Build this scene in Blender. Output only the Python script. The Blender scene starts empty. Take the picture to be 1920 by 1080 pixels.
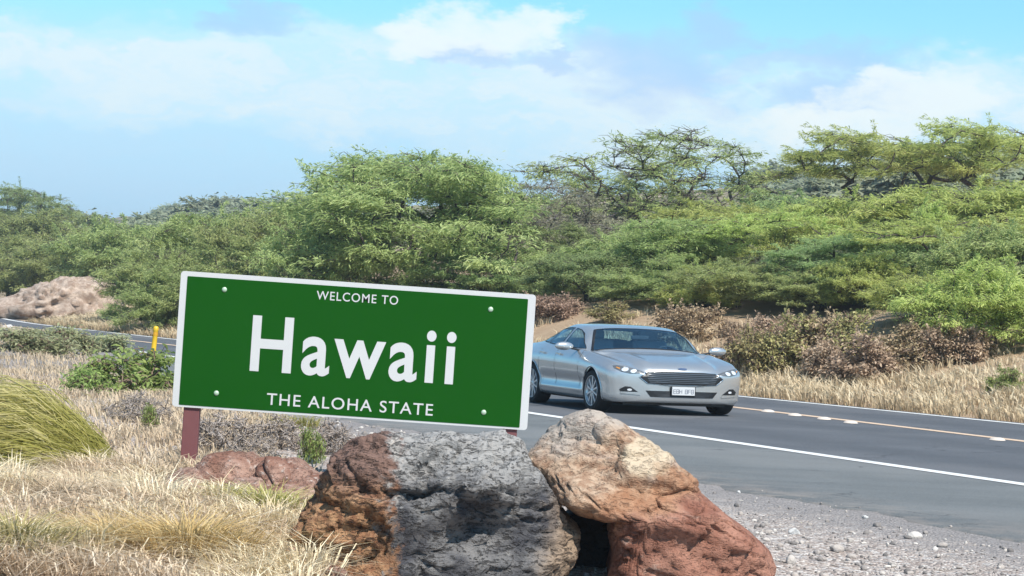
import bpy, bmesh, math, random
import numpy as np
from mathutils import Vector, Matrix, noise as mnoise
from mathutils.bvhtree import BVHTree

S = bpy.context.scene
COL = S.collection

# ------------------------------------------------------------------ camera
CAM_H = 1.53
FPX = 4500.0            # focal length in pixels of a 1920 wide picture
ROLL = 0.045
PITCH_UP = 0.00467
cam = bpy.data.cameras.new('camera')
cam.sensor_width = 36.0
cam.lens = 36.0 * FPX / 1920.0
cam.clip_start = 0.1
cam.clip_end = 12000
cam_o = bpy.data.objects.new('camera', cam)
COL.objects.link(cam_o)
cam_o.matrix_world = (Matrix.Translation((0, 0, CAM_H)) @ Matrix.Rotation(math.radians(90) + PITCH_UP, 4, 'X')
                      @ Matrix.Rotation(ROLL, 4, 'Z'))
S.camera = cam_o

# ------------------------------------------------------------------ light
SUN_DIR = Vector((0.32, -0.52, 0.79)).normalized()     # towards the sun
sun_el = math.asin(SUN_DIR.z)
sun_az = math.atan2(SUN_DIR.x, SUN_DIR.y)               # clockwise from +Y
sl = bpy.data.lights.new('sun', 'SUN')
sl.energy = 4.8
sl.angle = math.radians(0.53)
sl.color = (1.0, 0.955, 0.88)
sun_o = bpy.data.objects.new('sun', sl)
COL.objects.link(sun_o)
sun_o.location = (0, 0, 40)
sun_o.rotation_euler = SUN_DIR.to_track_quat('Z', 'Y').to_euler()

# ------------------------------------------------------------------ sky
world = bpy.data.worlds.new('World')
S.world = world
world.use_nodes = True


class NT:
    """tiny helper to write node trees"""
    def __init__(self, tree):
        self.t = tree
        tree.nodes.clear()

    def n(self, typ, **kw):
        nd = self.t.nodes.new(typ)
        for k, v in kw.items():
            if k.startswith('i_'):
                key = k[2:]
                nd.inputs[int(key) if key.isdigit() else key].default_value = v
            else:
                setattr(nd, k, v)
        return nd

    def l(self, a, b):
        self.t.links.new(a, b)

    def inp(self, sock, v):
        if hasattr(v, 'is_linked') or isinstance(v, bpy.types.NodeSocket):
            self.l(v, sock)
        else:
            sock.default_value = v

    def math(self, op, a, b=0.0, c=0.0, clamp=False):
        nd = self.n('ShaderNodeMath', operation=op, use_clamp=clamp)
        self.inp(nd.inputs[0], a)
        self.inp(nd.inputs[1], b)
        self.inp(nd.inputs[2], c)
        return nd.outputs[0]

    def vmath(self, op, a, b=(0, 0, 0), out=0):
        nd = self.n('ShaderNodeVectorMath', operation=op)
        self.inp(nd.inputs[0], a)
        self.inp(nd.inputs[1], b)
        return nd.outputs['Value'] if op in ('DOT_PRODUCT', 'LENGTH', 'DISTANCE') else nd.outputs[0]

    def mix(self, fac, a, b, blend='MIX'):
        nd = self.n('ShaderNodeMix', data_type='RGBA', blend_type=blend)
        self.inp(nd.inputs[0], fac)
        for s, v in ((nd.inputs[6], a), (nd.inputs[7], b)):
            if isinstance(v, tuple):
                v = (*v, 1.0) if len(v) == 3 else v
            self.inp(s, v)
        return nd.outputs[2]

    def ramp(self, fac, stops, interp='LINEAR'):
        nd = self.n('ShaderNodeValToRGB')
        cr = nd.color_ramp
        cr.interpolation = interp
        while len(cr.elements) < len(stops):
            cr.elements.new(0.5)
        for e, (p, c) in zip(cr.elements, stops):
            e.position = p
            e.color = (*c, 1.0) if isinstance(c, tuple) and len(c) == 3 else ((c, c, c, 1.0) if not isinstance(c, tuple) else c)
        self.inp(nd.inputs[0], fac)
        return nd.outputs[0]

    def smooth(self, v, lo, hi):
        nd = self.n('ShaderNodeMapRange', interpolation_type='SMOOTHSTEP')
        self.inp(nd.inputs[0], v)
        nd.inputs[1].default_value = lo
        nd.inputs[2].default_value = hi
        return nd.outputs[0]

    def noise(self, vec, scale, detail=4.0, rough=0.55, dist=0.0, col=False):
        nd = self.n('ShaderNodeTexNoise')
        nd.inputs['Scale'].default_value = scale
        nd.inputs['Detail'].default_value = detail
        nd.inputs['Roughness'].default_value = rough
        nd.inputs['Distortion'].default_value = dist
        if vec is not None:
            self.l(vec, nd.inputs['Vector'])
        return nd.outputs['Color' if col else 'Fac']


def build_sky():
    k = NT(world.node_tree)
    out = k.n('ShaderNodeOutputWorld')
    bg = k.n('ShaderNodeBackground')
    bg.inputs['Strength'].default_value = 0.080
    sky = k.n('ShaderNodeTexSky', sky_type='NISHITA')
    sky.sun_disc = False
    sky.sun_elevation = sun_el
    sky.sun_rotation = sun_az
    sky.altitude = 10
    sky.air_density = 1.0
    sky.dust_density = 0.25
    sky.ozone_density = 2.0
    tc = k.n('ShaderNodeTexCoord')
    sep = k.n('ShaderNodeSeparateXYZ')
    k.l(tc.outputs['Generated'], sep.inputs[0])
    az = k.math('ARCTAN2', sep.outputs[0], sep.outputs[1])
    el = k.math('ARCSINE', sep.outputs[2])
    comb = k.n('ShaderNodeCombineXYZ')
    k.l(az, comb.inputs[0])
    k.l(k.math('MULTIPLY', el, 2.0), comb.inputs[1])
    uv = comb.outputs[0]
    wob = k.noise(uv, 26.0, 6, 0.62, col=True)
    uvw = k.vmath('ADD', uv, k.vmath('MULTIPLY', k.vmath('SUBTRACT', wob, (0.5, 0.5, 0.5)), (0.11, 0.085, 0.0)))
    # cloud streaks slant up to the right
    mp = k.n('ShaderNodeMapping')
    mp.inputs['Rotation'].default_value = (0, 0, math.radians(-18))
    mp.inputs['Scale'].default_value = (0.55, 1.25, 1.0)
    k.l(uvw, mp.inputs[0])
    dens = k.math('ADD', k.math('MULTIPLY', k.noise(mp.outputs[0], 16.0, 5, 0.6), 0.65), k.math('MULTIPLY', k.noise(mp.outputs[0], 55.0, 5, 0.6), 0.35))
    band = k.smooth(el, 0.125, 0.085)
    low = k.smooth(el, 0.020, 0.060)
    veil = k.math('MULTIPLY', band, k.math('ADD', 0.34, k.math('MULTIPLY', low, 0.30)))
    veil = k.math('MULTIPLY', veil, k.smooth(dens, 0.18, 0.62))
    sw = k.n('ShaderNodeSeparateXYZ')
    k.l(uvw, sw.inputs[0])
    az_w = sw.outputs[0]
    el_w = k.math('MULTIPLY', sw.outputs[1], 0.5)

    def blobs(lst, lo, hi):
        acc = None
        for px, py, rx, ry in lst:
            a = (px - 960) / 4500.0
            e = (561 + 0.045 * (px - 960) - py) / 4500.0
            dx = k.math('MULTIPLY', k.math('SUBTRACT', az_w, a), 4500.0 / rx)
            dy = k.math('MULTIPLY', k.math('SUBTRACT', el_w, e), 4500.0 / ry)
            r = k.math('ADD', k.math('MULTIPLY', dx, dx), k.math('MULTIPLY', dy, dy))
            b = k.smooth(r, hi, lo)
            acc = b if acc is None else k.math('MAXIMUM', acc, b)
        return acc
    heads = blobs([(880, 52, 120, 44), (985, 60, 75, 32), (800, 78, 110, 28), (1650, 150, 60, 26), (1710, 190, 130, 44), (1560, 235, 200, 34)], 0.0, 1.8)
    soft = blobs([(700, 130, 330, 75), (250, 120, 420, 65), (1150, 230, 420, 80), (1620, 245, 420, 60), (960, 150, 260, 80), (1840, 215, 200, 80), (420, 190, 480, 50), (1460, 150, 160, 50), (60, 95, 260, 50), (820, 190, 420, 60), (1250, 215, 400, 70), (560, 100, 260, 40), (1450, 255, 420, 70), (1800, 160, 200, 50)], 0.0, 1.7)
    greys = blobs([(855, 106, 95, 26), (1000, 110, 70, 20), (1230, 135, 160, 65), (1580, 178, 120, 36), (1310, 55, 90, 40), (440, 48, 130, 26), (1540, 112, 180, 34)], 0.0, 1.7)
    base = k.mix(1.0, sky.outputs[0], (0.74, 1.27, 1.36), 'MULTIPLY')
    # sea haze low in the sky
    c = k.mix(k.math('MULTIPLY', k.smooth(el, 0.13, 0.03), 0.80), base, (4.1, 6.4, 9.2))
    c = k.mix(veil, c, (5.0, 7.1, 8.8))
    c = k.mix(k.math('MULTIPLY', soft, k.math('ADD', 0.40, k.math('MULTIPLY', k.smooth(dens, 0.40, 0.58), 0.55))), c, (6.9, 8.2, 8.7))
    c = k.mix(k.math('MULTIPLY', greys, 0.62), c, (3.9, 5.7, 8.5))
    c = k.mix(k.math('MULTIPLY', heads, 0.85), c, (8.0, 8.7, 8.7))
    k.l(c, bg.inputs['Color'])
    k.l(bg.outputs[0], out.inputs['Surface'])
    world.cycles.sampling_method = 'MANUAL'
    world.cycles.sample_map_resolution = 512


build_sky()

# ------------------------------------------------------------------ exposure
S.view_settings.view_transform = 'Standard'
S.view_settings.look = 'None'
S.view_settings.exposure = 0.62
S.view_settings.gamma = 1.0
S.view_settings.use_curve_mapping = False
S.render.engine = 'CYCLES'
S.cycles.max_bounces = 6
S.cycles.transparent_max_bounces = 8
S.cycles.diffuse_bounces = 3
S.cycles.glossy_bounces = 3
S.cycles.use_denoising = True

rng = np.random.default_rng(7)
random.seed(7)


# ------------------------------------------------------------------ helpers
def W(px, py, Y):
    """world point seen at picture position (px, py) of the 1920 x 1080 photograph, at depth Y"""
    u, v = px - 960, py - 540
    a = u * math.cos(ROLL) + v * math.sin(ROLL)
    b = -u * math.sin(ROLL) + v * math.cos(ROLL)
    up = -b / FPX
    p = -PITCH_UP
    yy = math.cos(p) + up * math.sin(p)
    zz = -math.sin(p) + up * math.cos(p)
    t = Y / yy
    return Vector((a / FPX * t, Y, CAM_H + zz * t))


def G(px, py, z=0.0):
    """world point at height z seen at (px, py)"""
    p = W(px, py, 1.0)
    t = (z - CAM_H) / (p.z - CAM_H)
    return Vector((p.x * t, t, z))


def mesh_np(name, verts, faces, smooth=False):
    """faces: array (n, k)"""
    verts = np.asarray(verts, np.float32)
    faces = np.asarray(faces, np.int32)
    me = bpy.data.meshes.new(name)
    n, kk = faces.shape
    me.vertices.add(len(verts))
    me.vertices.foreach_set('co', verts.ravel())
    me.loops.add(n * kk)
    me.loops.foreach_set('vertex_index', faces.ravel())
    me.polygons.add(n)
    me.polygons.foreach_set('loop_start', np.arange(0, n * kk, kk, dtype=np.int32))
    if smooth:
        me.polygons.foreach_set('use_smooth', np.ones(n, bool))
    me.update(calc_edges=True)
    return me


def add_attr(me, name, vals):
    a = me.attributes.new(name, 'FLOAT', 'POINT')
    a.data.foreach_set('value', np.asarray(vals, np.float32))


def obj(name, me, mat=None, parent=None):
    o = bpy.data.objects.new(name, me)
    COL.objects.link(o)
    if mat is not None:
        me.materials.clear()
        me.materials.append(mat)
    if parent is not None:
        o.parent = parent
    return o


def tag(o, label=None, cat=None, group=None, kind=None):
    if label:
        o['label'] = label
    if cat:
        o['category'] = cat
    if group:
        o['group'] = group
    if kind:
        o['kind'] = kind
    return o


def empty(name, loc=(0, 0, 0), rz=0.0):
    o = bpy.data.objects.new(name, None)
    COL.objects.link(o)
    o.location = loc
    o.rotation_euler = (0, 0, rz)
    o.empty_display_size = 0.2
    return o


def bm_obj(name, bm, mat=None, parent=None, smooth=False):
    me = bpy.data.meshes.new(name)
    if smooth:
        for f in bm.faces:
            f.smooth = True
    bm.to_mesh(me)
    bm.free()
    return obj(name, me, mat, parent)


def copy_tree(root, parent=None):
    c = root.copy()
    COL.objects.link(c)
    c.parent = parent
    for ch in root.children:
        copy_tree(ch, c)
    return c


def box_bm(bm, c, s, rot=None, bevel=0.0):
    r = bmesh.ops.create_cube(bm, size=1.0)
    vs = r['verts']
    M = Matrix.Translation(c) @ (rot.to_4x4() if rot is not None else Matrix.Identity(4)) @ Matrix.Diagonal((*s, 1))
    bmesh.ops.transform(bm, matrix=M, verts=vs)
    if bevel > 0:
        es = list({e for v in vs for e in v.link_edges})
        bmesh.ops.bevel(bm, geom=es, offset=bevel, segments=2, affect='EDGES', profile=0.5)


def lathe(profile, seg, axis='y', closed=False):
    """profile: list of (radius, axial)"""
    P = np.array(profile)
    a = np.linspace(0, 2 * np.pi, seg, endpoint=False)
    V = np.zeros((len(P), seg, 3))
    V[:, :, 0] = P[:, :1] * np.cos(a)
    V[:, :, 2] = P[:, :1] * np.sin(a)
    V[:, :, 1] = P[:, 1:2]
    if axis == 'z':
        V = V[:, :, [0, 2, 1]]
    F = []
    m = len(P)
    for i in range(m if closed else m - 1):
        i2 = (i + 1) % m
        for j in range(seg):
            j2 = (j + 1) % seg
            F.append((i * seg + j, i * seg + j2, i2 * seg + j2, i2 * seg + j))
    return V.reshape(-1, 3), np.array(F)


# ------------------------------------------------------------------ materials
def new_mat(name):
    m = bpy.data.materials.new(name)
    m.use_nodes = True
    return m, NT(m.node_tree)


def finish(k, color, rough=0.8, metallic=0.0, bump=None, bump_d=0.02, spec=0.5, coat=0.0, emission=None):
    out = k.n('ShaderNodeOutputMaterial')
    b = k.n('ShaderNodeBsdfPrincipled')
    if metallic < 0.3:
        color = k.mix(1.0, color, (0.78, 0.78, 0.78), 'MULTIPLY')
    if isinstance(color, tuple):
        b.inputs['Base Color'].default_value = (*color[:3], 1)
    else:
        k.l(color, b.inputs['Base Color'])
    k.inp(b.inputs['Roughness'], rough)
    b.inputs['Metallic'].default_value = metallic
    b.inputs['Specular IOR Level'].default_value = spec
    b.inputs['Coat Weight'].default_value = coat
    b.inputs['Coat Roughness'].default_value = 0.05
    if bump is not None:
        bn = k.n('ShaderNodeBump')
        bn.inputs['Strength'].default_value = 1.0
        bn.inputs['Distance'].default_value = bump_d
        k.l(bump, bn.inputs['Height'])
        k.l(bn.outputs[0], b.inputs['Normal'])
    k.l(b.outputs[0], out.inputs['Surface'])
    return b


def plain(name, col, rough=0.6, metallic=0.0, var=0.12, scale=12.0, coat=0.0, spec=0.5):
    m, k = new_mat(name)
    tc = k.n('ShaderNodeTexCoord')
    n = k.noise(tc.outputs['Object'], scale, 5, 0.6)
    c = k.mix(n, tuple(x * (1 - var) for x in col), tuple(min(1, x * (1 + var)) for x in col))
    finish(k, c, rough, metallic, coat=coat, spec=spec)
    return m


def leaf_mat(name, dark, light, trans=0.35, rough=0.55, third=None):
    m, k = new_mat(name)
    at = k.n('ShaderNodeAttribute', attribute_name='tint')
    tc = k.n('ShaderNodeTexCoord')
    oi = k.n('ShaderNodeObjectInfo')
    n = k.noise(tc.outputs['Object'], 0.7, 2)
    f = k.math('ADD', k.math('MULTIPLY', at.outputs['Fac'], 0.7), k.math('MULTIPLY', n, 0.3), clamp=True)
    if third is None:
        c = k.mix(f, dark, light)
    else:
        c = k.ramp(f, [(0.0, dark), (0.55, light), (1.0, third)])
    hs = k.n('ShaderNodeHueSaturation')
    k.l(k.math('ADD', 0.485, k.math('MULTIPLY', oi.outputs['Random'], 0.03)), hs.inputs['Hue'])
    k.l(k.math('ADD', 0.85, k.math('MULTIPLY', oi.outputs['Random'], 0.3)), hs.inputs['Value'])
    k.l(c, hs.inputs['Color'])
    c = hs.outputs[0]
    out = k.n('ShaderNodeOutputMaterial')
    b = k.n('ShaderNodeBsdfPrincipled')
    b.inputs['Roughness'].default_value = rough
    b.inputs['Specular IOR Level'].default_value = 0.3
    k.l(c, b.inputs['Base Color'])
    t = k.n('ShaderNodeBsdfTranslucent')
    k.l(c, t.inputs['Color'])
    mx = k.n('ShaderNodeMixShader')
    mx.inputs[0].default_value = trans
    k.l(b.outputs[0], mx.inputs[1])
    k.l(t.outputs[0], mx.inputs[2])
    k.l(mx.outputs[0], out.inputs['Surface'])
    return m


def bark_mat(name, dark, light):
    m, k = new_mat(name)
    tc = k.n('ShaderNodeTexCoord')
    n = k.noise(tc.outputs['Object'], 9.0, 5, 0.65)
    finish(k, k.mix(n, dark, light), 0.9, bump=n, bump_d=0.02)
    return m


M = {}
M['kiawe'] = leaf_mat('kiawe_leaves', (0.165, 0.230, 0.072), (0.400, 0.470, 0.180), 0.50, third=(0.55, 0.59, 0.27))
M['kiawe_yellow'] = leaf_mat('kiawe_yellow_leaves', (0.215, 0.285, 0.065), (0.500, 0.560, 0.175), 0.50, third=(0.64, 0.67, 0.26))
M['kiawe_dark'] = leaf_mat('kiawe_dark_leaves', (0.135, 0.200, 0.078), (0.330, 0.415, 0.170), 0.50, third=(0.46, 0.52, 0.24))
M['kiawe_grey'] = leaf_mat('kiawe_grey_leaves', (0.190, 0.205, 0.130), (0.350, 0.355, 0.225), 0.42, third=(0.48, 0.46, 0.32))
M['far_leaf'] = leaf_mat('far_scrub_leaves', (0.24, 0.275, 0.185), (0.42, 0.455, 0.30), 0.45)
M['weed'] = leaf_mat('weed_leaves', (0.17, 0.24, 0.065), (0.42, 0.49, 0.16), 0.5)
M['weed_grey'] = leaf_mat('grey_weed_leaves', (0.30, 0.33, 0.17), (0.56, 0.58, 0.34), 0.5)
M['dry_leaf'] = leaf_mat('dry_shrub_leaves', (0.25, 0.175, 0.11), (0.47, 0.36, 0.225), 0.38, third=(0.56, 0.45, 0.29))
M['red_leaf'] = leaf_mat('rust_shrub_leaves', (0.26, 0.165, 0.115), (0.48, 0.35, 0.25), 0.38, third=(0.58, 0.46, 0.33))
M['olive_leaf'] = leaf_mat('olive_shrub_leaves', (0.18, 0.155, 0.065), (0.39, 0.345, 0.150), 0.38, third=(0.52, 0.46, 0.24))
M['straw'] = leaf_mat('straw_blades', (0.27, 0.19, 0.10), (0.50, 0.39, 0.24), 0.35, third=(0.60, 0.50, 0.34))
M['straw_pale'] = leaf_mat('pale_straw_blades', (0.36, 0.26, 0.165), (0.58, 0.46, 0.315), 0.35, third=(0.70, 0.60, 0.44))
M['tuft_green'] = leaf_mat('tuft_blades', (0.15, 0.165, 0.02), (0.43, 0.42, 0.10), 0.4, third=(0.72, 0.66, 0.34))
M['bark'] = bark_mat('dark_bark', (0.040, 0.032, 0.026), (0.115, 0.090, 0.072))
M['bark_grey'] = bark_mat('grey_bark', (0.100, 0.088, 0.080), (0.27, 0.24, 0.22))
M['twig_dry'] = bark_mat('dry_twigs', (0.13, 0.085, 0.06), (0.30, 0.21, 0.15))


def ground_mat():
    m, k = new_mat('dry_ground')
    tc = k.n('ShaderNodeTexCoord')
    p = tc.outputs['Object']
    nn = k.vmath('DOT_PRODUCT', p, (0.9063, 0.4226, 0.0))
    n1 = k.noise(p, 0.35, 5, 0.6)
    n2 = k.noise(p, 3.0, 6, 0.62)
    n3 = k.noise(p, 26.0, 4, 0.65)
    vor = k.n('ShaderNodeTexVoronoi')
    vor.inputs['Scale'].default_value = 48.0
    k.l(p, vor.inputs['Vector'])
    vs = k.n('ShaderNodeSeparateColor')
    k.l(vor.outputs['Color'], vs.inputs[0])
    dirt = k.mix(n2, (0.33, 0.215, 0.145), (0.56, 0.42, 0.31))
    dirt = k.mix(k.smooth(n1, 0.40, 0.62), dirt, (0.50, 0.36, 0.26))
    # gravel beside the shoulder: grey close to the asphalt, pale further out
    grav = k.mix(vs.outputs[0], (0.20, 0.185, 0.18), (0.46, 0.42, 0.40))
    grav = k.mix(k.smooth(n3, 0.35, 0.7), grav, (0.34, 0.31, 0.30))
    v2 = k.n('ShaderNodeTexVoronoi')
    v2.inputs['Scale'].default_value = 24.0
    k.l(p, v2.inputs['Vector'])
    v2s = k.n('ShaderNodeSeparateColor')
    k.l(v2.outputs['Color'], v2s.inputs[0])
    pale = k.ramp(vs.outputs[1], [(0.0, (0.24, 0.19, 0.17)), (0.35, (0.42, 0.345, 0.305)), (0.75, (0.60, 0.515, 0.46)), (1.0, (0.84, 0.78, 0.72))])
    pale = k.mix(k.math('MULTIPLY', k.smooth(v2s.outputs[0], 0.72, 0.80), 0.8), pale, k.mix(v2s.outputs[1], (0.20, 0.18, 0.18), (0.82, 0.78, 0.74)))
    pale = k.mix(k.math('MULTIPLY', k.smooth(n2, 0.52, 0.66), 0.5), pale, (0.47, 0.37, 0.30))
    edge = k.math('ADD', nn, k.math('MULTIPLY', k.math('SUBTRACT', n2, 0.5), 2.4))
    near = k.mix(k.smooth(edge, 8.9, 10.0), pale, grav)
    near = k.mix(k.smooth(edge, 4.5, 7.2), k.mix(0.45, dirt, pale), near)
    side = k.smooth(edge, 19.0, 21.0)
    bank = k.mix(n2, (0.36, 0.235, 0.145), (0.60, 0.455, 0.31))
    c = k.mix(side, near, bank)
    # far hillside: scrub tones and bleached grass
    sep = k.n('ShaderNodeSeparateXYZ')
    k.l(p, sep.inputs[0])
    far = k.mix(k.smooth(k.noise(p, 0.045, 5, 0.6), 0.42, 0.62), (0.17, 0.16, 0.085), (0.46, 0.36, 0.25))
    c = k.mix(k.smooth(sep.outputs[1], 85, 170), c, far)
    h = k.math('ADD', k.math('MULTIPLY', n3, 0.6), k.math('MULTIPLY', vor.outputs['Distance'], -0.7))
    finish(k, c, 0.95, bump=h, bump_d=0.03, spec=0.2)
    return m


def asphalt_mat(name, a, b, tint):
    m, k = new_mat(name)
    tc = k.n('ShaderNodeTexCoord')
    p = tc.outputs['Object']
    # wear runs along the road
    mp = k.n('ShaderNodeMapping', vector_type='POINT')
    mp.inputs['Rotation'].default_value = (0, 0, math.radians(65))
    mp.inputs['Scale'].default_value = (0.05, 1.0, 1.0)
    k.l(p, mp.inputs[0])
    streak = k.noise(mp.outputs[0], 1.4, 5, 0.6)
    n2 = k.noise(p, 0.8, 5, 0.6)
    n3 = k.noise(p, 70.0, 4, 0.75)
    patchy = k.noise(p, 0.23, 3, 0.5)
    f = k.math('ADD', k.math('MULTIPLY', streak, 0.6), k.math('MULTIPLY', n2, 0.4))
    c = k.mix(k.smooth(f, 0.32, 0.68), a, b)
    c = k.mix(k.math('MULTIPLY', k.smooth(n3, 0.42, 0.66), 0.55), c, tint)
    c = k.mix(k.math('MULTIPLY', k.smooth(n3, 0.52, 0.34), 0.5), c, tuple(q * 0.55 for q in a))
    c = k.mix(k.math('MULTIPLY', k.smooth(patchy, 0.50, 0.60), 0.35), c, tint)
    nn = k.vmath('DOT_PRODUCT', p, (0.9063, 0.4226, 0.0))
    nw = k.math('ADD', nn, k.math('MULTIPLY', k.math('SUBTRACT', n2, 0.5), 0.8))
    for ctr in (15.35, 17.55, 20.4):
        trk = k.smooth(k.math('ABSOLUTE', k.math('SUBTRACT', nw, ctr)), 0.75, 0.15)
        c = k.mix(k.math('MULTIPLY', trk, 0.30), c, tuple(q * 0.72 for q in a))
    dust = k.math('MULTIPLY', k.smooth(nw, 11.6, 10.0), k.smooth(k.noise(p, 2.2, 6, 0.7), 0.40, 0.62))
    c = k.mix(k.math('MULTIPLY', dust, 0.65), c, (0.36, 0.31, 0.275))
    wv = k.n('ShaderNodeTexVoronoi', feature='DISTANCE_TO_EDGE')
    wv.inputs['Scale'].default_value = 0.45
    k.l(k.vmath('ADD', p, k.vmath('MULTIPLY', k.noise(p, 1.3, 5, 0.65, col=True), (1.3, 1.3, 0.0))), wv.inputs['Vector'])
    crk = k.math('MULTIPLY', k.smooth(wv.outputs['Distance'], 0.012, 0.003), k.smooth(n2, 0.50, 0.60))
    c = k.mix(k.math('MULTIPLY', crk, 0.6), c, (0.035, 0.035, 0.038))
    finish(k, c, 0.85, bump=n3, bump_d=0.006, spec=0.35)
    return m


def paint_mat(name, col, wear):
    m, k = new_mat(name)
    tc = k.n('ShaderNodeTexCoord')
    p = tc.outputs['Object']
    n = k.noise(p, 7.0, 6, 0.7)
    n2 = k.noise(p, 60.0, 3, 0.7)
    c = k.mix(k.math('MULTIPLY', k.smooth(k.math('ADD', k.math('MULTIPLY', n, 0.6), k.math('MULTIPLY', n2, 0.4)), 0.50, 0.66), wear), col, (0.17, 0.165, 0.165))
    finish(k, c, 0.7, spec=0.3)
    return m


M['ground'] = ground_mat()
M['asphalt'] = asphalt_mat('asphalt_lane', (0.080, 0.088, 0.101), (0.120, 0.129, 0.145), (0.19, 0.19, 0.198))
M['shoulder'] = asphalt_mat('asphalt_shoulder', (0.118, 0.130, 0.134), (0.175, 0.188, 0.192), (0.25, 0.25, 0.245))
M['white_paint'] = paint_mat('white_road_paint', (0.80, 0.80, 0.78), 0.5)
M['yellow_paint'] = paint_mat('faded_yellow_road_paint', (0.74, 0.54, 0.38), 0.55)

# ------------------------------------------------------------------ terrain
DN = np.array([0.9063, 0.4226])      # across the road, away from the viewer
DT = np.array([-0.4226, 0.9063])     # along the road, away to the left
TK = np.array([-60, 20, 30, 36, 50, 64, 78, 86, 93, 104, 118, 400])
FARK = np.array([22.9, 22.6, 22.1, 21.5, 20.3, 19.5, 19.15, 19.9, 21.4, 23.6, 26.0, 26.0])


def smooth_interp(t, xk, yk):
    t = np.asarray(t, float)
    acc = 0
    for o, w in ((-4, 1), (-2, 2), (0, 3), (2, 2), (4, 1)):
        acc = acc + w * np.interp(t + o, xk, yk)
    return acc / 9.0


def n_far(t):
    return smooth_interp(t, TK, FARK)


def shift(t):
    return smooth_interp(t, np.array([-60, 33, 44, 64, 78, 93, 118, 400]), np.array([0, 0, -1.0, -2.0, -2.3, 0.2, 5.0, 5.0]))


def near_shift(t):
    return smooth_interp(t, np.array([-60, 31, 42, 52, 67, 80, 93, 118, 400]), np.array([0, 0, 0.5, 1.1, 1.7, 2.4, 4.4, 8.5, 8.5]))


def shoulder_edge(t):
    return 10.30 + smooth_interp(t, np.array([-60, 31, 44, 52, 67, 80, 93, 118, 400]), np.array([0, 0.1, 2.4, 3.6, 4.4, 5.2, 7.2, 11.3, 11.3]))


def terrain(x, y):
    x = np.asarray(x, float)
    y = np.asarray(y, float)
    n = DN[0] * x + DN[1] * y
    t = DT[0] * x + DT[1] * y
    s = n - n_far(t) - 0.35
    z = np.zeros_like(n)
    q = np.clip(s / 9.5, 0, 1)
    z = z + 1.65 * q * q * (3 - 2 * q)
    s2 = np.clip(s - 8.0, 0, None)
    lim = 178.0
    z = z + 0.115 * np.where(s2 < lim, s2, lim + 20 * np.tanh((s2 - lim) / 20.0 * 0.3))
    # unevenness, away from the asphalt
    amp = np.clip(s * 0.4, 0, 1) * (0.10 + np.clip(s2 * 0.004, 0, 0.6))
    z = z + amp * (np.sin(x * 0.9 + 1.3 * np.sin(y * 0.31)) + np.sin(y * 0.63 + 2.1 * np.sin(x * 0.27))) * 0.7
    gap = shoulder_edge(t) - 0.5 - n
    near = np.clip(gap * 0.35, 0, 1)
    z = z + near * (0.035 * np.sin(x * 2.3 + np.sin(y * 1.1) * 1.7) + 0.03 * np.sin(y * 1.7 + np.sin(x * 1.9)) - 0.015)
    # low roadside berm at the left
    z = z + (0.56 - 0.34 * np.clip((t - 56) / 9, 0, 1)) * np.exp(-((gap - 2.0) / 1.4) ** 2) * np.clip((t - 40) / 10, 0, 1)
    z = z - 0.16 * np.exp(-(((x + 0.3) / 1.3) ** 2 + ((y - 12.2) / 0.8) ** 2))
    # a low lip left of the rocks where the dry grass grows
    lip = np.exp(-(((x + 2.6) / 1.9) ** 2 + ((y - 14.6) / 2.2) ** 2))
    z = z + 0.10 * lip * near
    return z


def tz(x, y):
    return float(terrain(np.array([x]), np.array([y]))[0])


ys = np.concatenate([np.linspace(-12, 8, 21)[:-1], np.linspace(8, 40, 130)[:-1], np.linspace(40, 110, 150)[:-1], np.geomspace(110, 460, 90)[:-1], np.geomspace(460, 1200, 14)])
us = np.linspace(-1, 1, 190)
us = np.sign(us) * np.abs(us) ** 1.25
YY, UU = np.meshgrid(ys, us, indexing='ij')
XX = UU * (np.maximum(YY, 0) * 0.42 + 26)
ZZ = terrain(XX, YY)
V = np.stack([XX, YY, ZZ], -1).reshape(-1, 3)
ny, nx = XX.shape
I = np.arange(ny * nx).reshape(ny, nx)
F = np.stack([I[:-1, :-1], I[:-1, 1:], I[1:, 1:], I[1:, :-1]], -1).reshape(-1, 4)
tag(obj('ground', mesh_np('ground', V, F, True), M['ground']), kind='structure')


def strip(name, nlo, nhi, z, mat, t0=-34, t1=150, step=0.25, cols=2, jit=0.0):
    t = np.arange(t0, t1, step)
    a = nlo(t)
    b = nhi(t)
    if jit:
        a = a + jit * (np.sin(t * 2.1) + np.sin(t * 5.3 + 1) * 0.6 + np.sin(t * 11.7) * 0.4 + rng.normal(0, 0.35, len(t)))
    vs = []
    lev = [(c, z) for c in np.linspace(0, 1, cols)]
    if jit:
        lev = [(-0.012, z - 0.05)] + lev
        cols += 1
    for c, zc in lev:
        n = a * (1 - c) + b * c
        vs.append(np.stack([DN[0] * n + DT[0] * t, DN[1] * n + DT[1] * t, np.full_like(t, zc)], -1))
    Vv = np.stack(vs, 1).reshape(-1, 3)
    J = np.arange(len(Vv)).reshape(len(t), cols)
    Ff = np.stack([J[:-1, :-1], J[:-1, 1:], J[1:, 1:], J[1:, :-1]], -1).reshape(-1, 4)
    o = obj(name, mesh_np(name, Vv, Ff), mat)
    tag(o, kind='structure')
    return o


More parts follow.
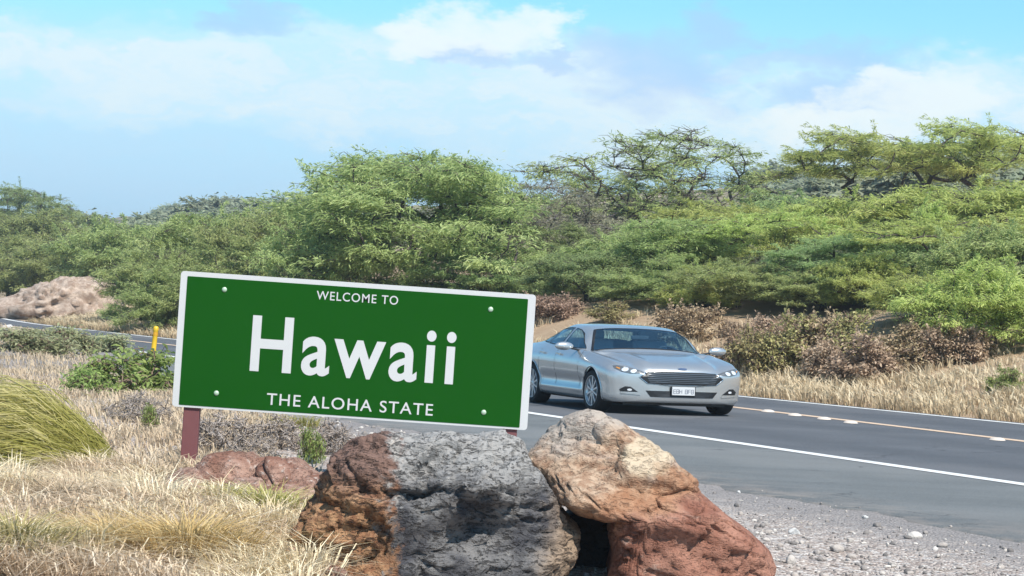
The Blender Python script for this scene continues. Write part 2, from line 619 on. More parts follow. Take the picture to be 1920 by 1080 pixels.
strip('road', lambda t: 13.80 + near_shift(t), lambda t: n_far(t) + 0.30, 0.010, M['asphalt'], cols=6)
strip('road_shoulder', lambda t: shoulder_edge(t), lambda t: 13.80 + near_shift(t), 0.010, M['shoulder'], jit=0.09, cols=4)
strip('road_edge_line', lambda t: 13.82 + near_shift(t), lambda t: 14.04 + near_shift(t), 0.0145, M['white_paint'])
strip('road_far_line', lambda t: n_far(t) - 0.13, lambda t: n_far(t) + 0.06, 0.0145, M['white_paint'])
strip('road_centre_line', lambda t: 18.85 + shift(t) * 0.8, lambda t: 19.07 + shift(t) * 0.8, 0.0145, M['yellow_paint'])

# ==OBJECTS==
# ------------------------------------------------------------------ vegetation builders
def tubes(paths, radii, sides=5):
    """paths: list of (k,3) arrays, radii: list of (k,) arrays -> one mesh's verts, quads"""
    Vs, Fs, base = [], [], 0
    ang = np.linspace(0, 2 * np.pi, sides, endpoint=False)
    for P, R in zip(paths, radii):
        P = np.asarray(P, float)
        kk = len(P)
        if kk < 2:
            continue
        T = np.gradient(P, axis=0)
        T /= np.linalg.norm(T, axis=1, keepdims=True) + 1e-9
        ref = np.where(np.abs(T[:, 2:3]) > 0.85, np.array([[1.0, 0, 0]]), np.array([[0, 0, 1.0]]))
        A = np.cross(T, ref)
        A /= np.linalg.norm(A, axis=1, keepdims=True) + 1e-9
        B = np.cross(T, A)
        ring = P[:, None, :] + np.asarray(R)[:, None, None] * (A[:, None, :] * np.cos(ang)[None, :, None] + B[:, None, :] * np.sin(ang)[None, :, None])
        Vs.append(ring.reshape(-1, 3))
        J = np.arange(kk * sides).reshape(kk, sides) + base
        J2 = np.roll(J, -1, axis=1)
        Fs.append(np.stack([J[:-1], J2[:-1], J2[1:], J[1:]], -1).reshape(-1, 4))
        base += kk * sides
    return np.concatenate(Vs), np.concatenate(Fs)


def leaf_quads(C, D, L, Wd, r, curl=0.25):
    """one bent leaf (two quads) per row: centre C, direction D, length L, width Wd"""
    n = len(C)
    D = D / (np.linalg.norm(D, axis=1, keepdims=True) + 1e-9)
    up = r.normal(0, 0.55, (n, 3)) + np.array([0, 0, 1.0])
    Sd = np.cross(D, up)
    Sd /= np.linalg.norm(Sd, axis=1, keepdims=True) + 1e-9
    L = L[:, None]
    Wd = Wd[:, None]
    dz = np.array([0, 0, -1.0])
    a = C
    b = C + D * L * 0.5 + dz * L * 0.02
    c = C + D * L * 0.95 + dz * L * curl
    V = np.stack([a - Sd * Wd * 0.18, a + Sd * Wd * 0.18, b + Sd * Wd * 0.5, b - Sd * Wd * 0.5, c + Sd * Wd * 0.12, c - Sd * Wd * 0.12], 1)
    base = (np.arange(n) * 6)[:, None]
    Fq = np.concatenate([base + np.array([0, 1, 2, 3]), base + np.array([3, 2, 4, 5])], 0)
    return V.reshape(-1, 3), Fq


def make_tree(seed, R=3.4, H=4.2, trunk_h=0.9, pads=95, leaves=230, pad_r=0.55, pad_t=0.16, zlow=0.35, dome=0.55, trunk_r=0.13,
              lean=0.0, leaf=(0.09, 0.20), wid=(0.020, 0.040), bare=0.0, fill=0.55, twigs=6, forks=4, wind=(-0.35, 0.1), wisps=0.45):
    """crown pads spread through a dome; limbs grown from the trunk out to each pad"""
    r = np.random.default_rng(seed)
    cen = []
    tries = 0
    while len(cen) < pads and tries < pads * 60:
        tries += 1
        rad = R * math.sqrt(r.uniform(0, 1))
        th = r.uniform(0, 2 * math.pi)
        lob = 1 + 0.20 * math.sin(2 * th + seed) + 0.13 * math.sin(5 * th + seed * 1.7)
        x, y = rad * lob * math.cos(th), rad * lob * math.sin(th)
        q = rad / R
        ztop = H * (1 - dome * q ** 2.2) + 0.16 * H * math.sin(3.1 * x / R + seed) * math.cos(2.7 * y / R + seed * 0.6) * (1 - 0.4 * q)
        zb = H * (zlow + (1 - zlow) * 0.25 * (1 - q))
        if ztop < zb + 0.1:
            ztop = zb + 0.1
        u = r.uniform(0, 1)
        z = ztop - (ztop - zb) * (u ** (1.0 / max(fill, 0.05)) if u > 0 else 0)
        p = np.array([x + lean * z, y, z - pad_t * 0.5])
        if cen and np.min(np.linalg.norm((np.array(cen) - p) * np.array([1, 1, 2.2]), axis=1)) < pad_r * 0.55:
            if r.uniform() < 0.8:
                continue
        cen.append(p)
    cen = np.array(cen)
    # ---- skeleton
    nodes = [np.array([0, 0, -0.25])]
    par = [-1]
    top = None
    k_tr = 4
    for i in range(1, k_tr + 1):
        f = i / k_tr
        nodes.append(np.array([0.10 * math.sin(f * 3 + seed) * trunk_h, 0.08 * math.cos(f * 2 + seed) * trunk_h, trunk_h * f]))
        par.append(len(nodes) - 2)
    # main forks
    root_i = len(nodes) - 1
    for j in range(forks):
        th = 2 * math.pi * (j + r.uniform(-0.25, 0.25)) / forks
        d = np.array([math.cos(th), math.sin(th), r.uniform(0.7, 1.2)])
        d /= np.linalg.norm(d)
        cur = root_i
        for q in range(3):
            nodes.append(nodes[cur] + d * (H - trunk_h) * 0.17 + r.normal(0, 0.05, 3) * H * 0.12)
            par.append(cur)
            cur = len(nodes) - 1
    order = np.argsort(np.linalg.norm(cen - nodes[root_i], axis=1))
    for ci in order:
        c = cen[ci]
        N = np.array(nodes[k_tr:])
        dd = np.linalg.norm((N - c), axis=1) + 0.6 * np.clip(N[:, 2] - c[2], 0, None)
        b = int(np.argmin(dd)) + k_tr
        st = nodes[b]
        L = np.linalg.norm(c - st)
        m = max(2, int(L / 0.28))
        cur = b
        bend = r.normal(0, 0.09, 3) * L
        bend[2] += 0.10 * L
        for q in range(1, m + 1):
            f = q / m
            p = st + (c - st) * f + bend * math.sin(math.pi * f) + (r.normal(0, 0.035, 3) * min(L, 1.2) if q < m else 0)
            nodes.append(p)
            par.append(cur)
            cur = len(nodes) - 1
    nodes = np.array(nodes)
    nchild = np.zeros(len(nodes))
    kids = [[] for _ in nodes]
    wgt = np.zeros(len(nodes))
    for i in range(len(nodes) - 1, 0, -1):
        if wgt[i] == 0:
            wgt[i] = 1.0
        wgt[par[i]] += wgt[i]
        kids[par[i]].append(i)
    rad = trunk_r * (wgt / wgt[1]) ** 0.46
    rad = np.maximum(rad, 0.011)
    rad[0] *= 1.35
    # chains
    paths, radii = [], []
    stack = [0]
    while stack:
        i = stack.pop()
        for first in kids[i]:
            ch = [i, first]
            while kids[ch[-1]]:
                kk = sorted(kids[ch[-1]], key=lambda a: -wgt[a])
                for o in kk[1:]:
                    pass
                ch.append(kk[0])
            # only main continuation is followed here; siblings handled from their parent
            paths.append(nodes[ch])
            rr = rad[ch].copy()
            rr[0] = min(rr[0], rr[1] * 1.25)
            radii.append(rr)
            for q in ch[1:]:
                kk = sorted(kids[q], key=lambda a: -wgt[a])
                for o in kk[1:]:
                    stack_chain(o, q, kids, wgt, nodes, rad, paths, radii)
    # twigs
    tw_p, tw_r = [], []
    for c in cen:
        for j in range(twigs):
            th = r.uniform(0, 2 * math.pi)
            l = pad_r * r.uniform(0.6, 1.35)
            e = c + np.array([math.cos(th) * l + wind[0] * 0.4 * l, math.sin(th) * l, r.uniform(-0.1, 0.55) * l])
            mid = (c + e) / 2 + r.normal(0, 0.06, 3)
            tw_p.append(np.array([c, mid, e]))
            tw_r.append(np.array([0.011, 0.008, 0.004]))
    V1, F1 = tubes(paths, radii, 6)
    V2, F2 = tubes(tw_p, tw_r, 3)
    Vb = np.concatenate([V1, V2])
    Fb = np.concatenate([F1, F2 + len(V1)])
    wood = mesh_np('wood', Vb, Fb, True)
    # leaves
    Cs, Ds, Ts = [], [], []
    for c in cen:
        if r.uniform() < bare:
            nl = int(leaves * r.uniform(0.03, 0.22))
        else:
            nl = int(leaves * r.uniform(0.55, 1.35))
        g = r.normal(0, 1, (nl, 3)) * np.array([pad_r * 0.62, pad_r * 0.62, pad_t])
        # sprays that follow a few leading twigs
        lead = r.uniform(0, 2 * math.pi, 5)
        pick = r.integers(0, 5, nl)
        s = r.uniform(0, 1, nl) ** 0.8 * pad_r * 1.35
        spray = np.stack([np.cos(lead[pick]) * s, np.sin(lead[pick]) * s, s * 0.15 * np.sin(lead[pick] * 3)], 1) + r.normal(0, 0.05, (nl, 3))
        use = r.uniform(0, 1, nl) < 0.55
        g[use] = spray[use]
        Cs.append(c + g)
        D = np.stack([np.cos(lead[pick]), np.sin(lead[pick]), np.zeros(nl)], 1) + r.normal(0, 0.45, (nl, 3)) * np.array([1, 1, 0.55]) + np.array([wind[0], wind[1], -0.05])
        Ds.append(D)
        Ts.append(np.clip(r.normal(0.5, 0.15) + r.normal(0, 0.22, nl), 0, 1))
    # long wisps that break the outline
    for c in cen:
        if r.uniform() > wisps:
            continue
        ln = pad_r * r.uniform(1.4, 2.3)
        d = np.array([wind[0] * 1.5 + r.normal(0, 0.5), r.normal(0, 0.5), r.uniform(0.1, 0.7)])
        d /= np.linalg.norm(d)
        nl = int(leaves * 0.28)
        f = r.uniform(0, 1, (nl, 1))
        Cs.append(c + d * ln * f + np.array([wind[0] * 0.4, 0, -0.12]) * ln * f * f + r.normal(0, 0.035, (nl, 3)))
        Ds.append(np.tile(d, (nl, 1)) + r.normal(0, 0.5, (nl, 3)))
        Ts.append(np.clip(r.normal(0.5, 0.2, nl), 0, 1))
    C = np.concatenate(Cs)
    D = np.concatenate(Ds)
    T = np.concatenate(Ts)
    n = len(C)
    V3, F3 = leaf_quads(C, D, r.uniform(*leaf, n), r.uniform(*wid, n), r)
    lm = mesh_np('leaves', V3, F3, False)
    add_attr(lm, 'tint', np.repeat(T, 6))
    ext = np.percentile(C, 99.3, axis=0), np.percentile(C, 0.7, axis=0)
    return dict(wood=wood, leaves=lm, top=float(ext[0][2]), width=float(ext[0][0] - ext[1][0]), xc=float((ext[0][0] + ext[1][0]) / 2))


def stack_chain(o, q, kids, wgt, nodes, rad, paths, radii):
    ch = [q, o]
    while kids[ch[-1]]:
        ch.append(sorted(kids[ch[-1]], key=lambda a: -wgt[a])[0])
    paths.append(nodes[ch])
    rr = rad[ch].copy()
    rr[0] = min(rr[0], rr[1] * 1.2)
    radii.append(rr)
    for i in ch[1:]:
        kk = sorted(kids[i], key=lambda a: -wgt[a])
        for o2 in kk[1:]:
            stack_chain(o2, i, kids, wgt, nodes, rad, paths, radii)


def place_tree(name, proto, leafm, barkm, px, top, wpx, Y, label, cat, group, crown='crown', stem='trunk', rz=0.0, sink=0.0):
    """stand a tree on the ground so that in the photograph's view its crown centres on px, tops out at top and spans wpx"""
    p = W(px, top, Y)
    x = p.x
    zb = tz(x, Y) - sink
    h = max(p.z - zb, 0.3)
    w = wpx / FPX * Y
    sx = w / proto['width']
    sz = h / proto['top']
    o = empty(name, (x - proto['xc'] * sx * math.cos(rz), Y, zb), rz)
    o.scale = (sx, sx, sz)
    for nm_, me_, mt_ in ((stem, proto['wood'], M[barkm]), (crown, proto['leaves'], M[leafm])):
        if not me_.materials:
            me_.materials.append(mt_)
        c_ = obj(nm_, me_, None, o)
        c_.material_slots[0].link = 'OBJECT'
        c_.material_slots[0].material = mt_
    tag(o, label, cat, group)
    return o


MESHES = {}


def ground_hit(px, py):
    """depth at which the sight line through (px, py) meets the ground"""
    Y = np.geomspace(11, 900, 1500)
    p1 = W(px, py, 1.0)
    X = p1.x * Y
    Z = CAM_H + (p1.z - CAM_H) * Y
    T = terrain(X, Y)
    i = np.nonzero(Z <= T)[0]
    return float(Y[i[0]]) if len(i) else 400.0
# ------------------------------------------------------------------ trees
P_A = make_tree(11, R=3.4, H=4.4, trunk_h=0.75, pads=180, leaves=380, pad_r=0.5, pad_t=0.13, zlow=0.22, dome=0.52, trunk_r=0.17, fill=0.66, wind=(-0.55, 0.1), wisps=0.6)
P_UMB = make_tree(23, R=3.6, H=4.6, trunk_h=1.2, pads=85, leaves=330, pad_r=0.46, pad_t=0.08, zlow=0.56, dome=0.32, trunk_r=0.15, fill=0.5, wind=(-0.3, 0.1), wisps=0.6, twigs=8, bare=0.08)
P_SPARSE = make_tree(31, R=3.5, H=4.6, trunk_h=0.8, pads=210, leaves=170, pad_r=0.42, pad_t=0.12, zlow=0.16, dome=0.48, trunk_r=0.15, fill=0.85, bare=0.48, twigs=12, forks=7, wisps=0.3)
P_BUSH1 = make_tree(43, R=2.6, H=2.6, trunk_h=0.3, pads=130, leaves=400, pad_r=0.45, pad_t=0.12, zlow=0.12, dome=0.55, trunk_r=0.09, fill=0.7, bare=0.12, twigs=8)
P_BUSH2 = make_tree(57, R=2.9, H=2.5, trunk_h=0.3, pads=140, leaves=400, pad_r=0.48, pad_t=0.09, zlow=0.16, dome=0.42, trunk_r=0.10, fill=0.7, wind=(-0.5, 0.1), bare=0.15, twigs=8)
P_BUSH3 = make_tree(64, R=2.3, H=2.8, trunk_h=0.35, pads=120, leaves=380, pad_r=0.42, pad_t=0.12, zlow=0.10, dome=0.65, trunk_r=0.09, fill=0.75, bare=0.12, twigs=8, wisps=0.6)
P_FAR = make_tree(71, R=2.6, H=2.4, trunk_h=0.3, pads=55, leaves=160, pad_r=0.7, pad_t=0.3, zlow=0.1, dome=0.6, trunk_r=0.1, fill=0.8, leaf=(0.3, 0.5), wid=(0.12, 0.2))

K = 'kiawe trees beyond the road'
for a in [
    ('kiawe_tree', P_A, 'kiawe', 'bark', 775, 292, 480, 70, 'broad green tree with dark forked trunk rising above the middle of the sign', K),
    ('kiawe_tree', P_SPARSE, 'kiawe_grey', 'bark_grey', 985, 345, 330, 73, 'thin grey-green tree just right of the broad tree above the sign', K),
    ('kiawe_tree', P_SPARSE, 'kiawe', 'bark', 1225, 252, 470, 86, 'tall half-bare tree with many dark branches against the sky behind the car', K),
    ('kiawe_tree', P_UMB, 'kiawe_yellow', 'bark', 1655, 250, 400, 88, 'flat-topped umbrella tree with open branches, left of the two at far right', K),
    ('kiawe_tree', P_UMB, 'kiawe_yellow', 'bark', 1880, 236, 420, 86, 'tallest flat-topped umbrella tree cut by the right edge of the photo', K),
]:
    place_tree(*a[:8], a[8], 'tree', a[9])

B = 'bushy kiawe along the far bank'
for a in [
    # right hand mass, back row
    (P_BUSH1, 'kiawe_yellow', 1340, 385, 330, 80, 'rounded yellow-green bush at the foot of the half-bare tree', 0.3),
    (P_BUSH2, 'kiawe_dark', 1490, 372, 300, 84, 'dull green bush in the gap between half-bare tree and umbrella trees', 1.0),
    (P_BUSH2, 'kiawe_yellow', 1600, 372, 400, 72, 'wide bright green bush below the left umbrella tree', 2.0),
    (P_BUSH1, 'kiawe_yellow', 1830, 350, 420, 70, 'tall bright green bush below the tallest umbrella tree', 4.0),
    (P_BUSH2, 'kiawe_grey', 1160, 415, 330, 78, 'grey-green bush filling the gap under the half-bare tree', 0.6),
    # middle row
    (P_BUSH3, 'kiawe_dark', 1060, 425, 230, 70, 'dark green bush right above the top right corner of the sign', 0.5),
    (P_BUSH2, 'kiawe', 1170, 450, 320, 66, 'green layered bush directly behind the car roof', 1.6),
    (P_A, 'kiawe', 1300, 418, 300, 63, 'mid-green small tree up the bank beyond the car windscreen', 2.5),
    (P_UMB, 'kiawe_yellow', 1440, 398, 330, 62, 'bright layered small tree up the bank right of the car', 3.3),
    (P_BUSH1, 'kiawe_grey', 1560, 462, 270, 60, 'greyish bush with pale dead twigs in the right hand thicket', 0.9),
    (P_A, 'kiawe_dark', 1650, 440, 300, 56, 'dark bush shading the bank in the right hand thicket', 5.2),
    # front row right
    (P_UMB, 'kiawe_yellow', 1790, 410, 380, 55, 'large yellow-green tree with drooping layers at the right', 5.0),
    (P_BUSH1, 'kiawe', 1930, 430, 340, 50, 'green bush overhanging the dry grass at the right edge', 1.2),
    (P_BUSH2, 'kiawe', 1385, 490, 300, 57, 'low green bush above the brown shrubs right of the car', 4.4),
    (P_BUSH3, 'kiawe', 1240, 485, 260, 59, 'low green bush just above the car roof', 2.2),
    (P_BUSH1, 'kiawe_dark', 1110, 475, 240, 62, 'low dark bush above the bare bank beside the sign', 3.8),
    (P_BUSH1, 'kiawe_yellow', 1880, 500, 300, 45.5, 'low yellow-green bush hanging over the brown shrubs at the right edge', 2.4),
    (P_BUSH2, 'kiawe_yellow', 1760, 520, 280, 48.5, 'low yellow-green bush reaching down to the dry grass at the right', 0.9),
    (P_BUSH2, 'kiawe', 1540, 510, 260, 55, 'low green bush behind the tall brown shrubs', 1.9),
    (P_BUSH3, 'kiawe_yellow', 1400, 392, 170, 68, 'upright yellow-green bush left of the wide bright one', 0.2),
    (P_BUSH1, 'kiawe_yellow', 1520, 420, 200, 61, 'upright bright bush in the middle of the right hand thicket', 2.7),
    (P_BUSH3, 'kiawe_yellow', 1730, 385, 220, 64, 'upright yellow bush under the tallest umbrella tree', 1.7),
    (P_BUSH3, 'kiawe', 1210, 420, 200, 70, 'upright green bush at the left foot of the half-bare tree', 4.9),
    (P_BUSH1, 'kiawe_yellow', 1630, 480, 190, 54, 'small bright bush in front of the dark thicket', 3.5),
    (P_BUSH3, 'kiawe_yellow', 1320, 500, 170, 57, 'small bright bush above the right end of the car roof', 0.8),
    # behind the sign and to its left
    (P_BUSH2, 'kiawe', 640, 425, 300, 68, 'green bush behind the upper edge of the sign', 0.2),
    (P_BUSH1, 'kiawe_dark', 905, 480, 220, 67, 'low green bush under the broad tree, behind the sign', 1.5),
    (P_BUSH2, 'kiawe', 520, 390, 300, 80, 'rounded green bush left of the broad tree', 2.9),
    (P_BUSH1, 'kiawe', 420, 400, 280, 86, 'pale green bush on the skyline above the left end of the sign', 4.1),
    (P_BUSH3, 'kiawe', 450, 455, 300, 73, 'green bush right behind the upper left of the sign', 0.4),
    (P_BUSH2, 'kiawe', 330, 470, 260, 78, 'large soft green bush left of the sign', 5.5),
    (P_BUSH3, 'kiawe', 300, 505, 190, 72, 'green bush between the rubble mound and the sign', 3.0),
    (P_BUSH1, 'kiawe', 235, 418, 230, 112, 'rounded dark-hearted green bush above the rubble mound', 1.1),
    (P_BUSH2, 'kiawe', 120, 450, 250, 118, 'wide green bush behind the rubble mound', 2.0),
    (P_BUSH3, 'kiawe', 20, 450, 230, 122, 'green bush at the left edge behind the far road', 0.7),
    (P_BUSH1, 'kiawe', 60, 400, 260, 150, 'green bush below the dark treetop at the left edge', 3.9),
    (P_UMB, 'kiawe_dark', 55, 352, 190, 190, 'dark domed treetop on the skyline at the left edge', 0.5),
]:
    place_tree('kiawe_bush', a[0], a[1], 'bark', a[2], a[3], a[4], a[5], a[6], 'bush', B, rz=a[7])

# scrub on the hillside far behind
fr = random.Random(5)
far_spots = []
for px in range(-30, 640, 22):
    far_spots.append((px + fr.uniform(-8, 8), fr.uniform(300, 395)))
for px in range(1440, 1540, 18):
    far_spots.append((px + fr.uniform(-8, 8), fr.uniform(220, 380)))
for px in range(1540, 1920, 24):
    far_spots.append((px + fr.uniform(-8, 8), fr.uniform(105, 200)))
for i in range(34):
    far_spots.append((fr.uniform(-20, 620), fr.uniform(150, 290)))
for px, Y in far_spots:
    if 110 < px < 290 and Y > 210 and fr.random() < 0.75:
        continue
    x = (px - 960) / FPX * Y
    z = tz(x, Y)
    o = empty('scrub_tree', (x, Y, z - 0.1), fr.uniform(0, 6.28))
    h = fr.uniform(2.2, 3.8)
    s = h / P_FAR['top']
    o.scale = (s * fr.uniform(1.0, 1.5), s * fr.uniform(1.0, 1.5), s)
    key = ('far',)
    if key not in MESHES:
        P_FAR['wood'].materials.append(M['bark_grey'])
        P_FAR['leaves'].materials.append(M['far_leaf'])
        MESHES[key] = 1
    obj('trunk', P_FAR['wood'], None, o)
    obj('crown', P_FAR['leaves'], None, o)
    tag(o, 'small grey-green scrub tree far off on the hillside', 'scrub tree', 'scrub trees on the far hillside')

# ------------------------------------------------------------------ rocks
def rock_material(name, kind):
    m, k = new_mat(name)
    tc = k.n('ShaderNodeTexCoord')
    p = tc.outputs['Object']
    n1 = k.noise(p, 4.0, 6, 0.62)
    n2 = k.noise(p, 17.0, 6, 0.65)
    mp = k.n('ShaderNodeMapping')
    mp.inputs['Scale'].default_value = (1.0, 1.0, 2.6)
    k.l(p, mp.inputs[0])
    warp = k.vmath('ADD', mp.outputs[0], k.vmath('MULTIPLY', k.noise(p, 7.0, 4, 0.6, col=True), (0.16, 0.16, 0.16)))
    pn = k.math('ADD', k.math('MULTIPLY', k.noise(warp, 30.0, 3, 0.6), 0.6), k.math('MULTIPLY', k.noise(warp, 11.0, 3, 0.6), 0.4))
    pit = k.smooth(pn, 0.36, 0.50)
    fine = k.noise(mp.outputs[0], 60.0, 4, 0.7)
    sep = k.n('ShaderNodeSeparateXYZ')
    k.l(p, sep.inputs[0])
    X, Z = sep.outputs[0], sep.outputs[2]
    at = k.n('ShaderNodeAttribute', attribute_name='zone')
    zone = at.outputs['Fac']
    if kind == 'basalt':
        orange = k.mix(k.smooth(n2, 0.35, 0.66), (0.27, 0.125, 0.065), (0.54, 0.31, 0.165))
        brown = k.mix(n2, (0.16, 0.09, 0.070), (0.30, 0.19, 0.15))
        orange = k.mix(k.smooth(k.math('ADD', Z, k.math('MULTIPLY', n1, 0.30)), 0.50, 0.75), orange, brown)
        grey = k.mix(k.smooth(n1, 0.36, 0.66), (0.065, 0.065, 0.075), (0.24, 0.23, 0.225))
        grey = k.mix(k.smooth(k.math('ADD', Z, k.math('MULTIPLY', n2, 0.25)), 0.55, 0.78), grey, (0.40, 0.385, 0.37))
        grey = k.mix(k.math('MULTIPLY', k.smooth(n2, 0.60, 0.75), 0.55), grey, (0.46, 0.44, 0.41))
        zw = k.math('ADD', k.math('ADD', zone, k.math('MULTIPLY', k.math('SUBTRACT', n2, 0.5), 0.18)), k.math('MULTIPLY', k.math('SUBTRACT', n1, 0.5), 0.20))
        c = k.mix(k.smooth(zw, 0.465, 0.515), orange, grey)
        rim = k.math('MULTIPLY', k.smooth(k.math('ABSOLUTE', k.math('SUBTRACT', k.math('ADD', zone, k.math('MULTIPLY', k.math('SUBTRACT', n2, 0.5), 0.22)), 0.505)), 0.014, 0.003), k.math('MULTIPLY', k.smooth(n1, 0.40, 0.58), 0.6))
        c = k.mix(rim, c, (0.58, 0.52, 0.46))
        # tan dust on the right flank
        c = k.mix(k.math('MULTIPLY', k.smooth(k.math('ADD', zone, k.math('MULTIPLY', n1, 0.25)), 1.06, 1.20), 0.8), c, (0.42, 0.29, 0.185))
        hole = (0.030, 0.027, 0.026)
    elif kind == 'rust':
        tan = k.mix(k.smooth(n2, 0.35, 0.65), (0.37, 0.225, 0.145), (0.60, 0.44, 0.315))
        red = k.mix(k.smooth(n1, 0.35, 0.65), (0.285, 0.120, 0.080), (0.47, 0.235, 0.165))
        pale = k.mix(n2, (0.40, 0.335, 0.29), (0.60, 0.52, 0.44))
        cream = (0.68, 0.545, 0.39)
        zz = k.math('ADD', zone, k.math('MULTIPLY', k.math('SUBTRACT', n1, 0.5), 0.45))
        c = k.mix(k.smooth(zz, 0.26, 0.60), red, tan)
        c = k.mix(k.smooth(zz, 0.86, 1.0), c, pale)
        a2 = k.n('ShaderNodeAttribute', attribute_name='cream')
        c = k.mix(k.smooth(k.math('ADD', a2.outputs['Fac'], k.math('MULTIPLY', k.math('SUBTRACT', n2, 0.5), 0.5)), 0.45, 0.62), c, cream)
        c = k.mix(k.math('MULTIPLY', k.smooth(k.math('ABSOLUTE', k.math('SUBTRACT', zz, 0.47)), 0.16, 0.02), 0.6), c, k.mix(n2, (0.32, 0.13, 0.06), (0.55, 0.29, 0.15)))
        c = k.mix(k.math('MULTIPLY', k.smooth(k.noise(warp, 3.2, 4, 0.6), 0.60, 0.70), 0.45), c, (0.60, 0.47, 0.39))
        hole = (0.14, 0.055, 0.035)
    elif kind == 'mauve':
        c = k.mix(k.smooth(n1, 0.35, 0.65), (0.24, 0.115, 0.080), (0.46, 0.29, 0.225))
        c = k.mix(k.smooth(n2, 0.56, 0.70), c, (0.60, 0.50, 0.44))
        hole = (0.13, 0.07, 0.06)
    elif kind == 'dark':  # near-black colour stands for the shadow in the boulder gap
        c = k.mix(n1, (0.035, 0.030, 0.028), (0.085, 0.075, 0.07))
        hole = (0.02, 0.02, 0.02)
    elif kind == 'white':
        c = k.mix(n1, (0.55, 0.54, 0.52), (0.82, 0.81, 0.79))
        hole = (0.40, 0.39, 0.37)
    else:  # mound
        c = k.mix(k.smooth(n1, 0.35, 0.65), (0.36, 0.26, 0.20), (0.62, 0.50, 0.41))
        hole = (0.20, 0.12, 0.09)
    amt = {'basalt': 0.75, 'rust': 0.30, 'mauve': 0.35, 'dark': 0.5, 'white': 0.2, 'mound': 0.3}[kind]
    pitted = k.math('MULTIPLY', k.math('SUBTRACT', 1.0, pit), amt)
    pitted = k.math('MULTIPLY', pitted, k.smooth(n1, 0.32, 0.52))
    c = k.mix(pitted, c, hole)
    h = k.math('ADD', k.math('MULTIPLY', pit, 0.7 if kind == 'basalt' else 0.35), k.math('ADD', k.math('MULTIPLY', n2, 0.8), k.math('MULTIPLY', fine, 0.35)))
    finish(k, c, 0.92, bump=h, bump_d=0.03, spec=0.25)
    return m


for kk in ('basalt', 'rust', 'mauve', 'dark', 'white', 'mound'):
    M['rock_' + kk] = rock_material('rock_' + kk, kk)


def ico(sub):
    bm = bmesh.new()
    bmesh.ops.create_icosphere(bm, subdivisions=sub, radius=1.0)
    V = np.array([v.co[:] for v in bm.verts])
    Fc = np.array([[v.index for v in f.verts] for f in bm.faces])
    bm.free()
    return V, Fc


ICO = {s: ico(s) for s in (2, 3, 4, 5, 7)}


def fbm(P, scale, octv=4, seed=0.0):
    out = np.empty(len(P))
    Q = P * scale + seed
    for i, q in enumerate(Q):
        out[i] = mnoise.fractal(q, 0.9, 2.1, octv)
    return out


def cell(P, scale, seed=0.0):
    out = np.empty((len(P), 2))
    Q = P * scale + seed
    for i, q in enumerate(Q):
        d = mnoise.voronoi(q)[0]
        out[i, 0] = d[0]
        out[i, 1] = d[1]
    return out


def facets(P, scale, seed):
    """broken planes: every cell of the rock is a tilted facet"""
    out = np.empty(len(P))
    Q = P * scale + seed
    for i, q in enumerate(Q):
        d, c4 = mnoise.voronoi(q)
        acc = 0.0
        tot = 0.0
        for dd, c in zip(d[:2], c4[:2]):
            w = math.exp(-9.0 * (dd - d[0]))
            g = mnoise.noise_vector(c * 3.7)
            h = mnoise.noise(c * 5.1)
            acc += w * (h * 0.9 + 0.9 * (q[0] - c[0]) * g[0] + 0.9 * (q[1] - c[1]) * g[1] + 0.9 * (q[2] - c[2]) * g[2])
            tot += w
        out[i] = acc / tot
    return out


